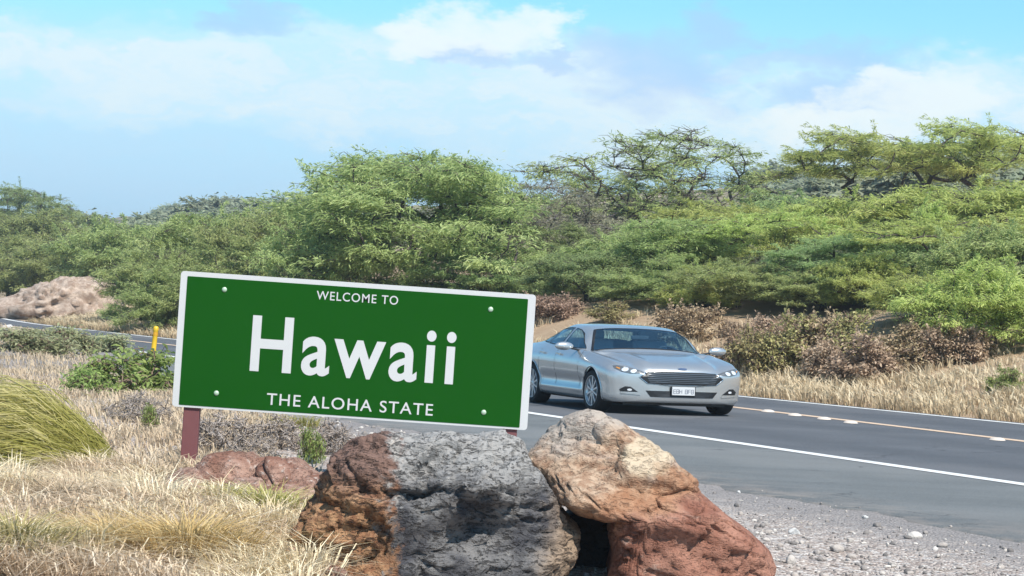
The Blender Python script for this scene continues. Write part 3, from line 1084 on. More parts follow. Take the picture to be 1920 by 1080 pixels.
def silhouette_rock(name, sil, cpx, Y0, front, back, matkey, shape_fn=None, sub=6, seed=1.0, amp=0.05, ledge=0.04, blunt=0.62, pits=0.012, rough=0.016, small=0.42, cracks=0.35):
    """boulder whose outline at depth Y0 follows sil (photograph pixels); rounds off to the front and back"""
    c = W(cpx[0], cpx[1], Y0)
    pts = [W(x, y, Y0) for x, y in sil]
    th = np.array([math.atan2(p.z - c.z, p.x - c.x) for p in pts])
    rr = np.array([math.hypot(p.x - c.x, p.z - c.z) for p in pts])
    # densify the outline along its straight edges
    T, Rr = [], []
    for i in range(len(pts)):
        a, b = pts[i], pts[(i + 1) % len(pts)]
        for f in np.linspace(0, 1, 16, endpoint=False):
            q = a.lerp(b, f)
            T.append(math.atan2(q.z - c.z, q.x - c.x))
            Rr.append(math.hypot(q.x - c.x, q.z - c.z))
    o_ = np.argsort(T)
    T = np.array(T)[o_]
    Rr = np.array(Rr)[o_]
    T3 = np.concatenate([T - 2 * np.pi, T, T + 2 * np.pi])
    R3 = np.tile(Rr, 3)
    D, Fc = ICO[sub]
    rho = np.hypot(D[:, 0], D[:, 2])
    ang = np.arctan2(D[:, 2], D[:, 0])
    R = np.interp(ang, T3, R3)
    e = blunt
    lat = rho ** e
    dep = np.sign(D[:, 1]) * np.abs(D[:, 1]) ** e
    X = c.x + np.cos(ang) * R * lat
    Z = c.z + np.sin(ang) * R * lat
    Yd = np.where(dep < 0, dep * front, dep * back)
    P = np.stack([X, Y0 + Yd, Z], 1)
    if shape_fn is not None:
        P = shape_fn(P, dep, c)
    nrm = P - np.array([c.x, Y0, c.z])
    nrm /= np.linalg.norm(nrm, axis=1, keepdims=True) + 1e-9
    Ps = P * np.array([1, 1, 1.9])
    d1 = fbm(P, 2.3, 4, seed)
    cel = cell(Ps, 4.2, seed)
    d2 = (cel[:, 1] - cel[:, 0])
    d3 = fbm(Ps, 11.0, 4, seed + 3)
    c2 = cell(Ps + 0.03 * np.stack([d3, d1, d3], 1), 14.0, seed + 5)
    pit = np.clip(0.42 - c2[:, 0], 0, 1)
    fac = facets(Ps, 2.6, seed + 11) * 1.0 + facets(Ps, 6.5, seed + 17) * small
    crack = np.exp(-(d2 / 0.07) ** 2)
    disp = amp * d1 + ledge * (fac - cracks * crack) + rough * d3 - pits * 2.2 * pit * (d1 > -0.25)
    # keep the outline: displace mostly on the facing sides
    P = P + nrm * disp[:, None] * (0.28 + 0.72 * np.abs(dep))[:, None]
    me = mesh_np(name, P - np.array([c.x, Y0, 0]), Fc, True)
    o = obj(name, me, M[matkey])
    o.location = (c.x, Y0, 0)
    return o, P, c


def px_of(P):
    """photograph pixel of world points (rows)"""
    x, y, z = P[:, 0], P[:, 1], P[:, 2] - CAM_H
    p = -PITCH_UP
    d = y * math.cos(p) - z * math.sin(p)
    u = y * math.sin(p) + z * math.cos(p)
    a = FPX * x / d
    b = -FPX * u / d
    return np.stack([960 + a * math.cos(ROLL) - b * math.sin(ROLL), 540 + a * math.sin(ROLL) + b * math.cos(ROLL)], 1)


def shape_basalt(P, dep, c):
    # a ridge runs down the front: the orange face turns away to the left, the grey one looks ahead
    x = P[:, 0]
    xr = W(738, 950, 13.3).x - 0.03 * (P[:, 2] - 0.3)
    fr = np.clip(-dep, 0, 1)
    left = np.clip(xr - x, 0, None)
    right = np.clip(x - xr, 0, None)
    P[:, 1] += fr * (0.32 * left + 0.12 * right)
    # sloping top shelf of the grey side
    top = np.clip(P[:, 2] - 0.52, 0, None)
    P[:, 1] += fr * top * 0.9
    # bulge low on the right and the hollow beside it
    pp = px_of(P)
    hol = np.exp(-(((pp[:, 0] - 905) / 85) ** 2 + ((pp[:, 1] - 1000) / 55) ** 2))
    P[:, 1] += fr * 0.16 * hol
    ov = np.exp(-(((pp[:, 0] - 930) / 110) ** 2 + ((pp[:, 1] - 905) / 40) ** 2))
    P[:, 1] -= fr * 0.07 * ov
    # crevice under the cap
    cr = np.exp(-(((pp[:, 0] - 800) / 55) ** 2 + ((pp[:, 1] - 868 - (pp[:, 0] - 800) * -0.35) / 16) ** 2))
    P[:, 1] += fr * 0.14 * cr
    cr = np.exp(-(((pp[:, 0] - 775) / 60) ** 2 + ((pp[:, 1] - 925) / 12) ** 2))
    P[:, 1] += fr * 0.10 * cr
    return P


r1_sil = [(565, 1230), (552, 1090), (566, 1045), (554, 1003), (560, 962), (586, 930), (604, 885), (628, 852), (655, 828), (718, 808), (770, 816), (830, 820), (890, 818), (938, 810), (968, 826),
          (982, 852), (1000, 880), (1030, 930), (1068, 972), (1084, 1000), (1076, 1040), (1056, 1090), (1030, 1230)]
ro, RP, rc = silhouette_rock('boulder', r1_sil, (800, 980), 13.45, 0.50, 0.55, 'rock_basalt', shape_basalt, 7, 2.0, 0.06, 0.11, 0.60, 0.030, 0.030, 0.5, 0.3)
pp = px_of(RP)
ridge = 738 - (pp[:, 1] - 950) * 0.06
add_attr(ro.data, 'zone', np.clip(0.5 + (pp[:, 0] - ridge) / 600.0, 0, 1.2))
tag(ro, 'big pitted boulder with orange left face and dark grey right face, below the sign', 'boulder', 'boulders in front of the sign')


def shape_rust(P, dep, c):
    pp = px_of(P)
    fr = np.clip(-dep, 0, 1)
    # ridge from the summit down to the right foot; the flank beyond falls away
    xr = 1215 + (pp[:, 1] - 960) * 0.55
    right = np.clip(pp[:, 0] - xr, 0, None) / 330.0
    left = np.clip(xr - pp[:, 0], 0, None) / 330.0
    P[:, 1] += fr * (0.10 * right + 0.28 * left)
    top = np.clip(P[:, 2] - 0.35, 0, None)
    P[:, 1] += fr * top * 0.75
    # tan brow that juts out over the hollow at the left
    brow = np.exp(-(((pp[:, 0] - 1085) / 75) ** 2 + ((pp[:, 1] - 945) / 34) ** 2))
    P[:, 1] -= fr * 0.18 * brow
    return P


r2_sil = [(1140, 1230), (1134, 1085), (1142, 1030), (1136, 985), (1142, 966), (1100, 968), (1072, 960), (1040, 930), (1010, 892), (984, 858), (996, 836), (1010, 815), (1058, 788), (1108, 771), (1136, 780),
          (1158, 796), (1178, 808), (1212, 822), (1243, 850), (1262, 884), (1292, 908), (1325, 940), (1362, 968), (1408, 1000), (1447, 1034), (1458, 1062), (1445, 1092), (1420, 1230)]
ro, RP, rc = silhouette_rock('boulder', r2_sil, (1215, 960), 13.75, 0.55, 0.60, 'rock_rust', shape_rust, 7, 8.0, 0.04, 0.12, 0.62, 0.010, 0.014, 0.22, 0.22)
pp = px_of(RP)
z = 0.45 + (965 - pp[:, 1]) / 330.0 - (pp[:, 0] - 1130) / 900.0
add_attr(ro.data, 'zone', z)
add_attr(ro.data, 'cream', np.exp(-(((pp[:, 0] - 1215) / 62) ** 2 + ((pp[:, 1] - 858) / 48) ** 2)))
tag(ro, 'tan and rust-red boulder with a pale peak, beside the road', 'boulder', 'boulders in front of the sign')

# near-black stone added to stand for the shadow in the gap between the two
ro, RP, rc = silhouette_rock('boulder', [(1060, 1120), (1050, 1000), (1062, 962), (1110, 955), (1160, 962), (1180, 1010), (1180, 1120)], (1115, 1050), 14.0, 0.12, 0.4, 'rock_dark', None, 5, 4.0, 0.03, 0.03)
tag(ro, 'near-black filler stone added for the shadow in the gap between the two big boulders', 'boulder', 'boulders in front of the sign')

# low mauve slabs at the foot of the left post
def shape_slab(P, dep, c):
    P[:, 1] += np.clip(P[:, 2] - 0.05, 0, None) * 2.2
    return P


for nm, sil, cp, Y0, f_, b_, sd, lab in [
    ('slab_rock', [(285, 960), (292, 912), (322, 890), (368, 882), (386, 905), (392, 960)], (340, 930), 17.2, 0.45, 0.6, 5.0, 'low rusty rock in the grass at the foot of the left sign post'),
    ('slab_rock', [(360, 950), (368, 900), (410, 868), (455, 858), (478, 880), (482, 950)], (425, 915), 17.6, 0.4, 0.7, 6.0, 'reddish rock wedged behind the two pale mauve slabs'),
    ('slab_rock', [(385, 990), (392, 940), (430, 905), (480, 900), (512, 930), (515, 990)], (450, 955), 16.6, 0.35, 0.5, 7.0, 'pale mauve slab in the middle of the low rocks beside the boulder'),
    ('slab_rock', [(468, 985), (470, 905), (500, 868), (545, 870), (592, 900), (602, 950), (590, 990)], (535, 935), 16.9, 0.45, 0.8, 9.0, 'pale mauve slab touching the orange side of the big pitted boulder'),
    ('slab_rock', [(440, 1130), (452, 1060), (500, 1030), (548, 1015), (575, 1050), (580, 1130)], (515, 1090), 13.2, 0.25, 0.3, 12.0, 'small mauve rock in the grass at the bottom left of the pitted boulder'),
    ('slab_rock', [(585, 1110), (592, 1084), (615, 1072), (642, 1078), (655, 1110)], (620, 1100), 12.75, 0.08, 0.1, 13.0, 'small round brown stone at the very bottom below the orange rock face'),
]:
    ro, RP, rc = silhouette_rock(nm, sil, cp, Y0, f_, b_, 'rock_mauve', shape_slab if Y0 > 15 else None, 5, sd, 0.06, 0.20, 0.75, 0.01)
    tag(ro, lab, 'rock', 'low rocks around the sign')

# rubble mound across the road, far left
ro, RP, rc = silhouette_rock('rubble_mound', [(-60, 600), (-40, 566), (20, 556), (70, 535), (120, 519), (165, 520), (205, 528), (232, 560), (240, 600), (150, 612), (20, 610)], (110, 580), 88.0, 2.0, 3.0, 'rock_mound', None, 5, 21.0, 0.26, 0.36, 0.9, 0.05)
tag(ro, 'heap of brown earth and rubble across the road at the far left', 'mound')
# ------------------------------------------------------------------ the welcome sign
def sign_green():
    m, k = new_mat('sign_green')
    tc = k.n('ShaderNodeTexCoord')
    n = k.noise(tc.outputs['Object'], 3.0, 5, 0.6)
    c = k.mix(n, (0.0055, 0.078, 0.0045), (0.0075, 0.087, 0.0060))
    finish(k, c, 0.7, spec=0.06)
    return m


M['sign_green'] = sign_green()
M['sign_white'] = plain('sign_white', (0.64, 0.64, 0.635), 0.55, var=0.03, scale=6.0, spec=0.25)
M['sign_metal'] = plain('sign_back_metal', (0.45, 0.46, 0.46), 0.45, 0.7)
M['post_red'] = plain('post_oxide_red', (0.185, 0.060, 0.062), 0.7, var=0.18, scale=9.0)
M['bolt'] = plain('bolt_zinc', (0.42, 0.55, 0.40), 0.5, 0.3)


def rounded_rect(w, h, r, seg=5):
    pts = []
    for cx, cy, a0 in ((w / 2 - r, h / 2 - r, 0), (-w / 2 + r, h / 2 - r, 90), (-w / 2 + r, -h / 2 + r, 180), (w / 2 - r, -h / 2 + r, 270)):
        for i in range(seg + 1):
            a = math.radians(a0 + 90 * i / seg)
            pts.append((cx + r * math.cos(a), cy + r * math.sin(a)))
    return pts


def plate(name, pts, y0, y1, mat, parent, dx=0.0, dz=0.0):
    """flat plate in the x-z plane between depth y0 (front) and y1 (back)"""
    bm = bmesh.new()
    f = [bm.verts.new((x + dx, y0, z + dz)) for x, z in pts]
    b = [bm.verts.new((x + dx, y1, z + dz)) for x, z in pts]
    bm.faces.new(f)
    bm.faces.new(b[::-1])
    n = len(pts)
    for i in range(n):
        bm.faces.new((f[i], b[i], b[(i + 1) % n], f[(i + 1) % n]))
    bmesh.ops.recalc_face_normals(bm, faces=bm.faces)
    return bm_obj(name, bm, mat, parent)


def text_mesh(txt, box, depth, y_front, mat, parent, bold=0.0, spacing=1.0, ref='H'):
    """lettering fitted to box = (u0, u1, v0, v1): cap height from v0 to v1, full width from u0 to u1"""
    def mk(t):
        cu = bpy.data.curves.new('txt', 'FONT')
        cu.body = t
        cu.size = 1.0
        cu.offset = bold
        cu.extrude = 0.02
        cu.space_character = spacing
        cu.resolution_u = 6
        o = bpy.data.objects.new('txt', cu)
        COL.objects.link(o)
        dg = bpy.context.evaluated_depsgraph_get()
        me = bpy.data.meshes.new_from_object(o.evaluated_get(dg))
        bpy.data.objects.remove(o)
        return me
    rm = mk(ref)
    rz = np.array([v.co[:] for v in rm.vertices])
    capb, capt = rz[:, 1].min(), rz[:, 1].max()
    me = mk(txt)
    co = np.array([v.co[:] for v in me.vertices])
    x0, x1 = co[:, 0].min(), co[:, 0].max()
    u0, u1, v0, v1 = box
    X = u0 + (co[:, 0] - x0) / (x1 - x0) * (u1 - u0)
    Z = v0 + (co[:, 1] - capb) / (capt - capb) * (v1 - v0)
    zz = co[:, 2]
    Y = y_front - depth * (zz - zz.min()) / (zz.max() - zz.min())
    for v, a, b, c in zip(me.vertices, X, Y, Z):
        v.co = (a, b, c)
    # one object for each letter: islands that overlap sideways belong together
    par_ = list(range(len(me.vertices)))

    def find(a):
        while par_[a] != a:
            par_[a] = par_[par_[a]]
            a = par_[a]
        return a
    for e in me.edges:
        a, b = find(e.vertices[0]), find(e.vertices[1])
        if a != b:
            par_[a] = b
    groups = {}
    for i in range(len(me.vertices)):
        groups.setdefault(find(i), []).append(i)
    spans = sorted([[X[g].min(), X[g].max(), g] for g in groups.values()], key=lambda q: q[0])
    letters = []
    for sp in spans:
        if letters and sp[0] < letters[-1][1] - 0.35 * min(sp[1] - sp[0], letters[-1][1] - letters[-1][0]):
            letters[-1][1] = max(letters[-1][1], sp[1])
            letters[-1][2] = letters[-1][2] + sp[2]
        else:
            letters.append(sp)
    which = {}
    for i, lt in enumerate(letters):
        for v in lt[2]:
            which[v] = i
    for i, lt in enumerate(letters):
        idx = {v: j for j, v in enumerate(lt[2])}
        fs = [[idx[v] for v in p.vertices] for p in me.polygons if which[p.vertices[0]] == i]
        lme = bpy.data.meshes.new('letter')
        lme.from_pydata([me.vertices[v].co[:] for v in lt[2]], [], fs)
        bm = bmesh.new()
        bm.from_mesh(lme)
        bmesh.ops.recalc_face_normals(bm, faces=bm.faces)
        bm.to_mesh(lme)
        bm.free()
        obj('letter', lme, mat, parent)


SIGN_Y = 19.3
MPP = SIGN_Y / FPX                      # metres per photograph pixel at the sign
sc_ = W(664, 657.2, SIGN_Y)
tilt = math.radians(3.87) - ROLL        # lean on top of the camera's own roll
sg = empty('welcome_sign', (0, 0, 0))
foot = W(357, 884, SIGN_Y)
sg.location = (sc_.x, SIGN_Y, sc_.z)
sg.rotation_euler = (0, tilt, 0)
tag(sg, 'leaning green roadside sign reading WELCOME TO Hawaii THE ALOHA STATE on two red posts', 'sign')
Wd, Hd = 667 * MPP, 254.5 * MPP
panel = plate('panel', rounded_rect(Wd, Hd, 0.028), -0.004, 0.012, M['sign_white'], sg)
gl, gr, gt, gb = 12.5 * MPP, 14.5 * MPP, 9.0 * MPP, 4.0 * MPP
plate('panel_face', rounded_rect(Wd - gl - gr, Hd - gt - gb, 0.008), -0.0065, -0.0045, M['sign_green'], panel, (gl - gr) / 2, (gb - gt) / 2)
u = MPP
YF = -0.0070
text_mesh('WELCOME TO', (-77 * u, 76 * u, 91 * u, 107 * u), 0.0015, YF, M['sign_white'], panel, bold=0.004, spacing=1.14)
text_mesh('Hawaii', (-193 * u, 190 * u, -51 * u, 53.5 * u), 0.0015, YF, M['sign_white'], panel, bold=0.018, spacing=1.16)
text_mesh('THE ALOHA STATE', (-157 * u, 155 * u, -112 * u, -90.5 * u), 0.0015, YF, M['sign_white'], panel, bold=0.004, spacing=1.14)
for bx_, by_ in ((421, 543), (920, 580), (406, 737), (907, 773)):
    dx, dy = bx_ - 664, by_ - 657.2
    c_, s_ = math.cos(math.radians(3.87)), math.sin(math.radians(3.87))
    bu, bv = dx * c_ + dy * s_, dx * s_ - dy * c_
    Vv, Ff = lathe([(0.0, -0.016), (0.012, -0.015), (0.020, -0.011), (0.021, -0.0072)], 12)
    o = obj('bolt', mesh_np('bolt', Vv + np.array([bu * u, 0, bv * u]), Ff, True), M['bolt'], panel)
# posts: square oxide-red tubes behind the panel
for cx, zb in ((-297, None), (300, None)):
    bm = bmesh.new()
    topz = 0.40
    botz = -1.35
    box_bm(bm, (cx * u + 0.0, 0.012 + 0.046, (topz + botz) / 2), (30 * u, 0.09, topz - botz), bevel=0.006)
    bm_obj('post', bm, M['post_red'], sg)
for zz_ in (0.33, -0.33):
    bm = bmesh.new()
    box_bm(bm, (0, 0.012 + 0.013, zz_), (Wd * 0.93, 0.024, 0.05), bevel=0.004)
    # sits between the posts and the panel edge as a stiffening rail
    o = bm_obj('back_rail', bm, M['sign_metal'], sg)
    o.scale = (0.86, 1, 1)

# ------------------------------------------------------------------ marker post and road studs
M['yellow'] = plain('yellow_plastic', (0.80, 0.50, 0.015), 0.5, var=0.10)
b = G(287, 663)
mp_ = empty('marker_post', (b.x, b.y, tz(b.x, b.y)))
mp_.rotation_euler = (0, math.radians(4), 0)
Vv, Ff = lathe([(0.001, 0.60), (0.035, 0.597), (0.052, 0.58), (0.060, 0.55), (0.060, 0.50), (0.055, 0.49), (0.055, 0.10), (0.060, 0.08), (0.060, -0.06)], 16, 'z')
tube_ = obj('post_tube', mesh_np('post_tube', Vv, Ff, True), M['yellow'], mp_)
Vv, Ff = lathe([(0.058, 0.47), (0.0585, 0.46), (0.0585, 0.40), (0.058, 0.39)], 16, 'z')
obj('reflector_band', mesh_np('reflector_band', Vv, Ff, True), plain('amber_band', (0.70, 0.36, 0.02), 0.35), tube_)
Vv, Ff = lathe([(0.001, 0.035), (0.10, 0.03), (0.12, 0.0), (0.12, -0.05)], 16, 'z')
obj('base_plate', mesh_np('base_plate', Vv, Ff, True), M['sign_white'], mp_)
tag(mp_, 'short yellow marker post with a pale base left of the sign', 'marker post')
M['stud'] = plain('stud_ceramic', (0.74, 0.64, 0.55), 0.5)
for i, (px, py, lab) in enumerate([(1440, 772, 'pale road stud on the centre line nearest the car'), (1490, 779, 'second pale road stud from the car on the centre line'),
                                    (1545, 786, 'third pale road stud from the car on the centre line'), (1595, 793, 'fourth pale road stud from the car on the centre line'),
                                    (1870, 825, 'pale road stud on the centre line by the right edge')]):
    b = G(px, py, 0.0145)
    Vv, Ff = lathe([(0.001, 0.034), (0.05, 0.032), (0.085, 0.020), (0.105, 0.0)], 14, 'z')
    o = obj('road_stud', mesh_np('road_stud', Vv * np.array([1, 1.3, 1]), Ff, True), M['stud'])
    o.location = (b.x, b.y, 0.0146)
    tag(o, lab, 'road stud', 'studs on the centre line')
# ------------------------------------------------------------------ the silver saloon
def car_paint():
    m, k = new_mat('silver_paint')
    tc = k.n('ShaderNodeTexCoord')
    n = k.noise(tc.outputs['Object'], 900.0, 2, 0.5)
    c = k.mix(n, (0.50, 0.505, 0.50), (0.60, 0.605, 0.60))
    b = finish(k, c, 0.27, 0.72, coat=0.8)
    return m


def glass_mat():
    m, k = new_mat('car_glass')
    out = k.n('ShaderNodeOutputMaterial')
    tr = k.n('ShaderNodeBsdfTransparent')
    tr.inputs['Color'].default_value = (0.52, 0.72, 0.82, 1)
    gl = k.n('ShaderNodeBsdfGlossy')
    gl.inputs['Roughness'].default_value = 0.02
    gl.inputs['Color'].default_value = (0.95, 0.98, 1, 1)
    fr = k.n('ShaderNodeFresnel')
    fr.inputs['IOR'].default_value = 1.5
    mx = k.n('ShaderNodeMixShader')
    geo = k.n('ShaderNodeNewGeometry')
    f_ = k.math('MULTIPLY', k.math('ADD', fr.outputs[0], 0.12), k.math('SUBTRACT', 1.0, geo.outputs['Backfacing']), clamp=True)
    k.l(f_, mx.inputs[0])
    k.l(tr.outputs[0], mx.inputs[1])
    k.l(gl.outputs[0], mx.inputs[2])
    k.l(mx.outputs[0], out.inputs['Surface'])
    return m


M['paint'] = car_paint()
M['glass'] = glass_mat()
M['black_trim'] = plain('black_trim', (0.012, 0.012, 0.013), 0.45)
M['tyre'] = plain('tyre_rubber', (0.020, 0.020, 0.021), 0.85)
M['alloy'] = plain('wheel_alloy', (0.62, 0.62, 0.63), 0.28, 0.8)
M['chrome'] = plain('chrome', (0.78, 0.78, 0.79), 0.12, 1.0, var=0.03)
M['cabin'] = plain('cabin_dark', (0.08, 0.085, 0.095), 0.8)
M['cabin_grey'] = plain('cabin_grey', (0.42, 0.42, 0.42), 0.8)
M['lamp'] = plain('lamp_lens', (0.80, 0.82, 0.84), 0.08, 0.35, coat=1.0)
M['lamp_dark'] = plain('lamp_housing', (0.13, 0.135, 0.14), 0.25, 0.3, coat=0.8)
M['plate_white'] = plain('plate_white', (0.66, 0.67, 0.68), 0.5, var=0.04)
M['plate_ink'] = plain('plate_ink', (0.20, 0.22, 0.27), 0.6)
M['slat'] = plain('grille_slat', (0.12, 0.13, 0.145), 0.35, 0.6)
M['emblem'] = plain('emblem_blue', (0.07, 0.11, 0.20), 0.3, coat=0.5)
M['amber'] = plain('amber_lens', (0.75, 0.30, 0.05), 0.2, coat=0.8)

# stations, nose to tail: x, half width, underside, side high point, belt height, belt half width, roof half width, roof height
ST = np.array([
    (0.975, 0.42, 0.300, 0.50, 0.545, 0.40, 0.26, 0.575),
    (0.960, 0.60, 0.235, 0.57, 0.650, 0.56, 0.36, 0.685),
    (0.915, 0.735, 0.205, 0.60, 0.715, 0.68, 0.44, 0.755),
    (0.800, 0.845, 0.190, 0.63, 0.765, 0.76, 0.50, 0.815),
    (0.600, 0.900, 0.180, 0.665, 0.815, 0.80, 0.53, 0.868),
    (0.300, 0.922, 0.180, 0.70, 0.868, 0.82, 0.55, 0.918),
    (0.000, 0.928, 0.180, 0.735, 0.905, 0.825, 0.56, 0.958),
    (-0.300, 0.928, 0.180, 0.755, 0.940, 0.825, 0.62, 0.985),
    (-0.460, 0.928, 0.180, 0.765, 0.955, 0.835, 0.72, 1.035),
    (-0.700, 0.928, 0.180, 0.775, 0.965, 0.845, 0.69, 1.160),
    (-0.950, 0.928, 0.180, 0.780, 0.970, 0.848, 0.645, 1.275),
    (-1.200, 0.928, 0.180, 0.785, 0.975, 0.848, 0.61, 1.358),
    (-1.600, 0.928, 0.180, 0.790, 0.985, 0.848, 0.60, 1.412),
    (-2.000, 0.928, 0.180, 0.795, 0.995, 0.845, 0.59, 1.418),
    (-2.400, 0.928, 0.180, 0.800, 1.005, 0.835, 0.57, 1.378),
    (-2.750, 0.925, 0.185, 0.800, 1.015, 0.815, 0.55, 1.295),
    (-3.050, 0.918, 0.190, 0.800, 1.020, 0.790, 0.53, 1.200),
    (-3.350, 0.900, 0.210, 0.790, 1.015, 0.765, 0.53, 1.095),
    (-3.650, 0.860, 0.240, 0.770, 0.995, 0.730, 0.52, 1.050),
    (-3.820, 0.800, 0.270, 0.740, 0.950, 0.680, 0.48, 1.000),
    (-3.900, 0.700, 0.320, 0.700, 0.860, 0.600, 0.42, 0.890),
    (-3.920, 0.520, 0.400, 0.650, 0.740, 0.450, 0.32, 0.760),
])


def section(row):
    x, w, zb, zs, zbelt, wb, wr, zr = row
    return np.array([
        (0, zb), (0.55 * w, zb), (w - 0.10, zb + 0.005), (w - 0.035, zb + 0.075), (w - 0.022, zb + (zs - zb) * 0.45), (w - 0.004, zs - 0.045), (w - 0.012, zs + 0.035),
        (wb + 0.012, zbelt - 0.018), (wb - 0.012, zbelt + 0.010), (wb * 0.55 + wr * 0.45, zbelt + (zr - 0.05 - zbelt) * 0.5), (wr + 0.03, zr - 0.075), (wr - 0.06, zr - 0.028), (wr * 0.5, zr - 0.006), (0, zr)])


def cr_interp(keys, vals, q):
    """monotone-ish cubic interpolation of rows"""
    keys = np.asarray(keys, float)
    vals = np.asarray(vals, float)
    d = np.diff(keys)
    sl_ = np.diff(vals, axis=0) / d[:, None]
    m = np.zeros_like(vals)
    m[0], m[-1] = sl_[0], sl_[-1]
    a, b2 = sl_[:-1], sl_[1:]
    m[1:-1] = np.where(a * b2 > 0, 2 * a * b2 / (a + b2 + 1e-12), 0.0)
    i = np.clip(np.searchsorted(keys, q, side='right') - 1, 0, len(keys) - 2)
    t = ((q - keys[i]) / d[i])[:, None]
    h = d[i][:, None]
    return (2 * t**3 - 3 * t**2 + 1) * vals[i] + (t**3 - 2 * t**2 + t) * h * m[i] + (-2 * t**3 + 3 * t**2) * vals[i + 1] + (t**3 - t**2) * h * m[i + 1]


def car_shell():
    secs = np.stack([section(r_) for r_ in ST])             # (S, K, 2)
    K_ = secs.shape[1]
    par_ = np.cumsum(np.concatenate([[0], np.linalg.norm(np.diff(secs, axis=1), axis=2).mean(0)]))
    v = np.linspace(0, par_[-1], 100)
    dense = np.stack([cr_interp(par_, s_, v) for s_ in secs])  # (S,100,2)
    arc = np.cumsum(np.concatenate([[0], np.maximum(np.abs(np.diff(ST[:, 0])), 0.05)]))
    u_ = np.linspace(0, arc[-1], 330)
    full = cr_interp(arc, dense.reshape(len(ST), -1), u_).reshape(330, 100, 2)
    xs = cr_interp(arc, ST[:, :1], u_)[:, 0]
    half = np.stack([np.repeat(xs[:, None], 100, 1), full[:, :, 0], full[:, :, 1]], -1)
    # bow the nose and tail in plan: the outer parts sit further back
    bow = np.clip((half[:, :, 0] - 0.55) / 0.42, 0, 1)
    half[:, :, 0] -= bow * 0.10 * (half[:, :, 1] / 0.7) ** 2
    # cowl and header curve in plan
    cw = np.exp(-((half[:, :, 0] + 0.55) / 0.35) ** 2) * (half[:, :, 2] > 0.97)
    half[:, :, 0] -= cw * 0.16 * (half[:, :, 1] / 0.6) ** 2
    mir = half[:, ::-1, :].copy()
    mir[:, :, 1] *= -1
    ring = np.concatenate([half, mir[:, 1:-1]], 1)
    # hood creases
    cz = np.clip((ring[..., 0] + 0.35) / 0.25, 0, 1) * np.clip((0.80 - ring[..., 0]) / 0.2, 0, 1) * (ring[..., 2] > 0.72)
    ring[..., 2] += cz * 0.020 * np.exp(-((np.abs(ring[..., 1]) - 0.44 - 0.10 * (0.3 - ring[..., 0])) / 0.055) ** 2)
    # lower door sculpting
    X, Y_, Z = ring[..., 0], ring[..., 1], ring[..., 2]
    door = np.clip((X + 2.55) / 0.2, 0, 1) * np.clip((-0.35 - X) / 0.2, 0, 1) * (np.abs(Y_) > 0.75)
    ring[..., 1] -= np.sign(Y_) * door * 0.028 * np.exp(-((Z - 0.47) / 0.09) ** 2)
    ring[..., 1] += np.sign(Y_) * door * 0.014 * np.exp(-((Z - 0.33) / 0.03) ** 2)
    nu, nv = ring.shape[:2]
    Vv = ring.reshape(-1, 3)
    J = np.arange(nu * nv).reshape(nu, nv)
    J2 = np.roll(J, -1, 1)
    Ff = np.stack([J[:-1], J[1:], J2[1:], J2[:-1]], -1).reshape(-1, 4)
    # close nose and tail with fans of quads
    c0, c1 = len(Vv), len(Vv) + 1
    Vv = np.concatenate([Vv, ring[0].mean(0)[None], ring[-1].mean(0)[None]])
    cap = []
    for a in range(0, nv, 2):
        b_, c_ = (a + 1) % nv, (a + 2) % nv
        cap.append((c0, J[0, a], J[0, b_], J[0, c_]))
        cap.append((c1, J[-1, c_], J[-1, b_], J[-1, a]))
    Ff = np.concatenate([Ff, np.array(cap)])
    return Vv, Ff


def in_poly(px, py, poly):
    poly = np.asarray(poly)
    inside = np.zeros(px.shape, bool)
    n = len(poly)
    for i in range(n):
        x0, y0 = poly[i]
        x1, y1 = poly[(i + 1) % n]
        c = ((y0 > py) != (y1 > py)) & (px < (x1 - x0) * (py - y0) / (y1 - y0 + 1e-12) + x0)
        inside ^= c
    return inside


CS = np.array([0.765, 1.17, 0.862])            # the photograph shows the car wide for its length
CV, CF = car_shell()
BVH = BVHTree.FromPolygons([Vector(v) for v in CV], CF.tolist())

WS_POLY = [(-0.455, 0.0), (-0.475, 0.25), (-0.535, 0.52), (-0.61, 0.735), (-0.68, 0.735), (-1.15, 0.575), (-1.185, 0.30), (-1.195, 0.0)]
WS_POLY = WS_POLY + [(x, -y) for x, y in WS_POLY[-2:0:-1]]
RW_POLY = [(-2.72, 0.0), (-2.74, 0.46), (-3.16, 0.56), (-3.22, 0.0)]
RW_POLY = RW_POLY + [(x, -y) for x, y in RW_POLY[-2:0:-1]]
FD_POLY = [(-0.80, 0.995), (-0.88, 1.05), (-1.02, 1.145), (-1.22, 1.255), (-1.42, 1.305), (-1.66, 1.330), (-1.70, 1.02)]
RD_POLY = [(-1.80, 1.02), (-1.77, 1.332), (-2.05, 1.328), (-2.32, 1.295), (-2.44, 1.25), (-2.44, 1.045)]
QW_POLY = [(-2.50, 1.05), (-2.50, 1.235), (-2.68, 1.175), (-2.86, 1.10), (-2.80, 1.065)]


def shrink(poly, d):
    P = np.asarray(poly, float)
    c = P.mean(0)
    L_ = np.linalg.norm(P - c, axis=1, keepdims=True)
    return c + (P - c) * np.clip(1 - d / L_, 0.1, 1)


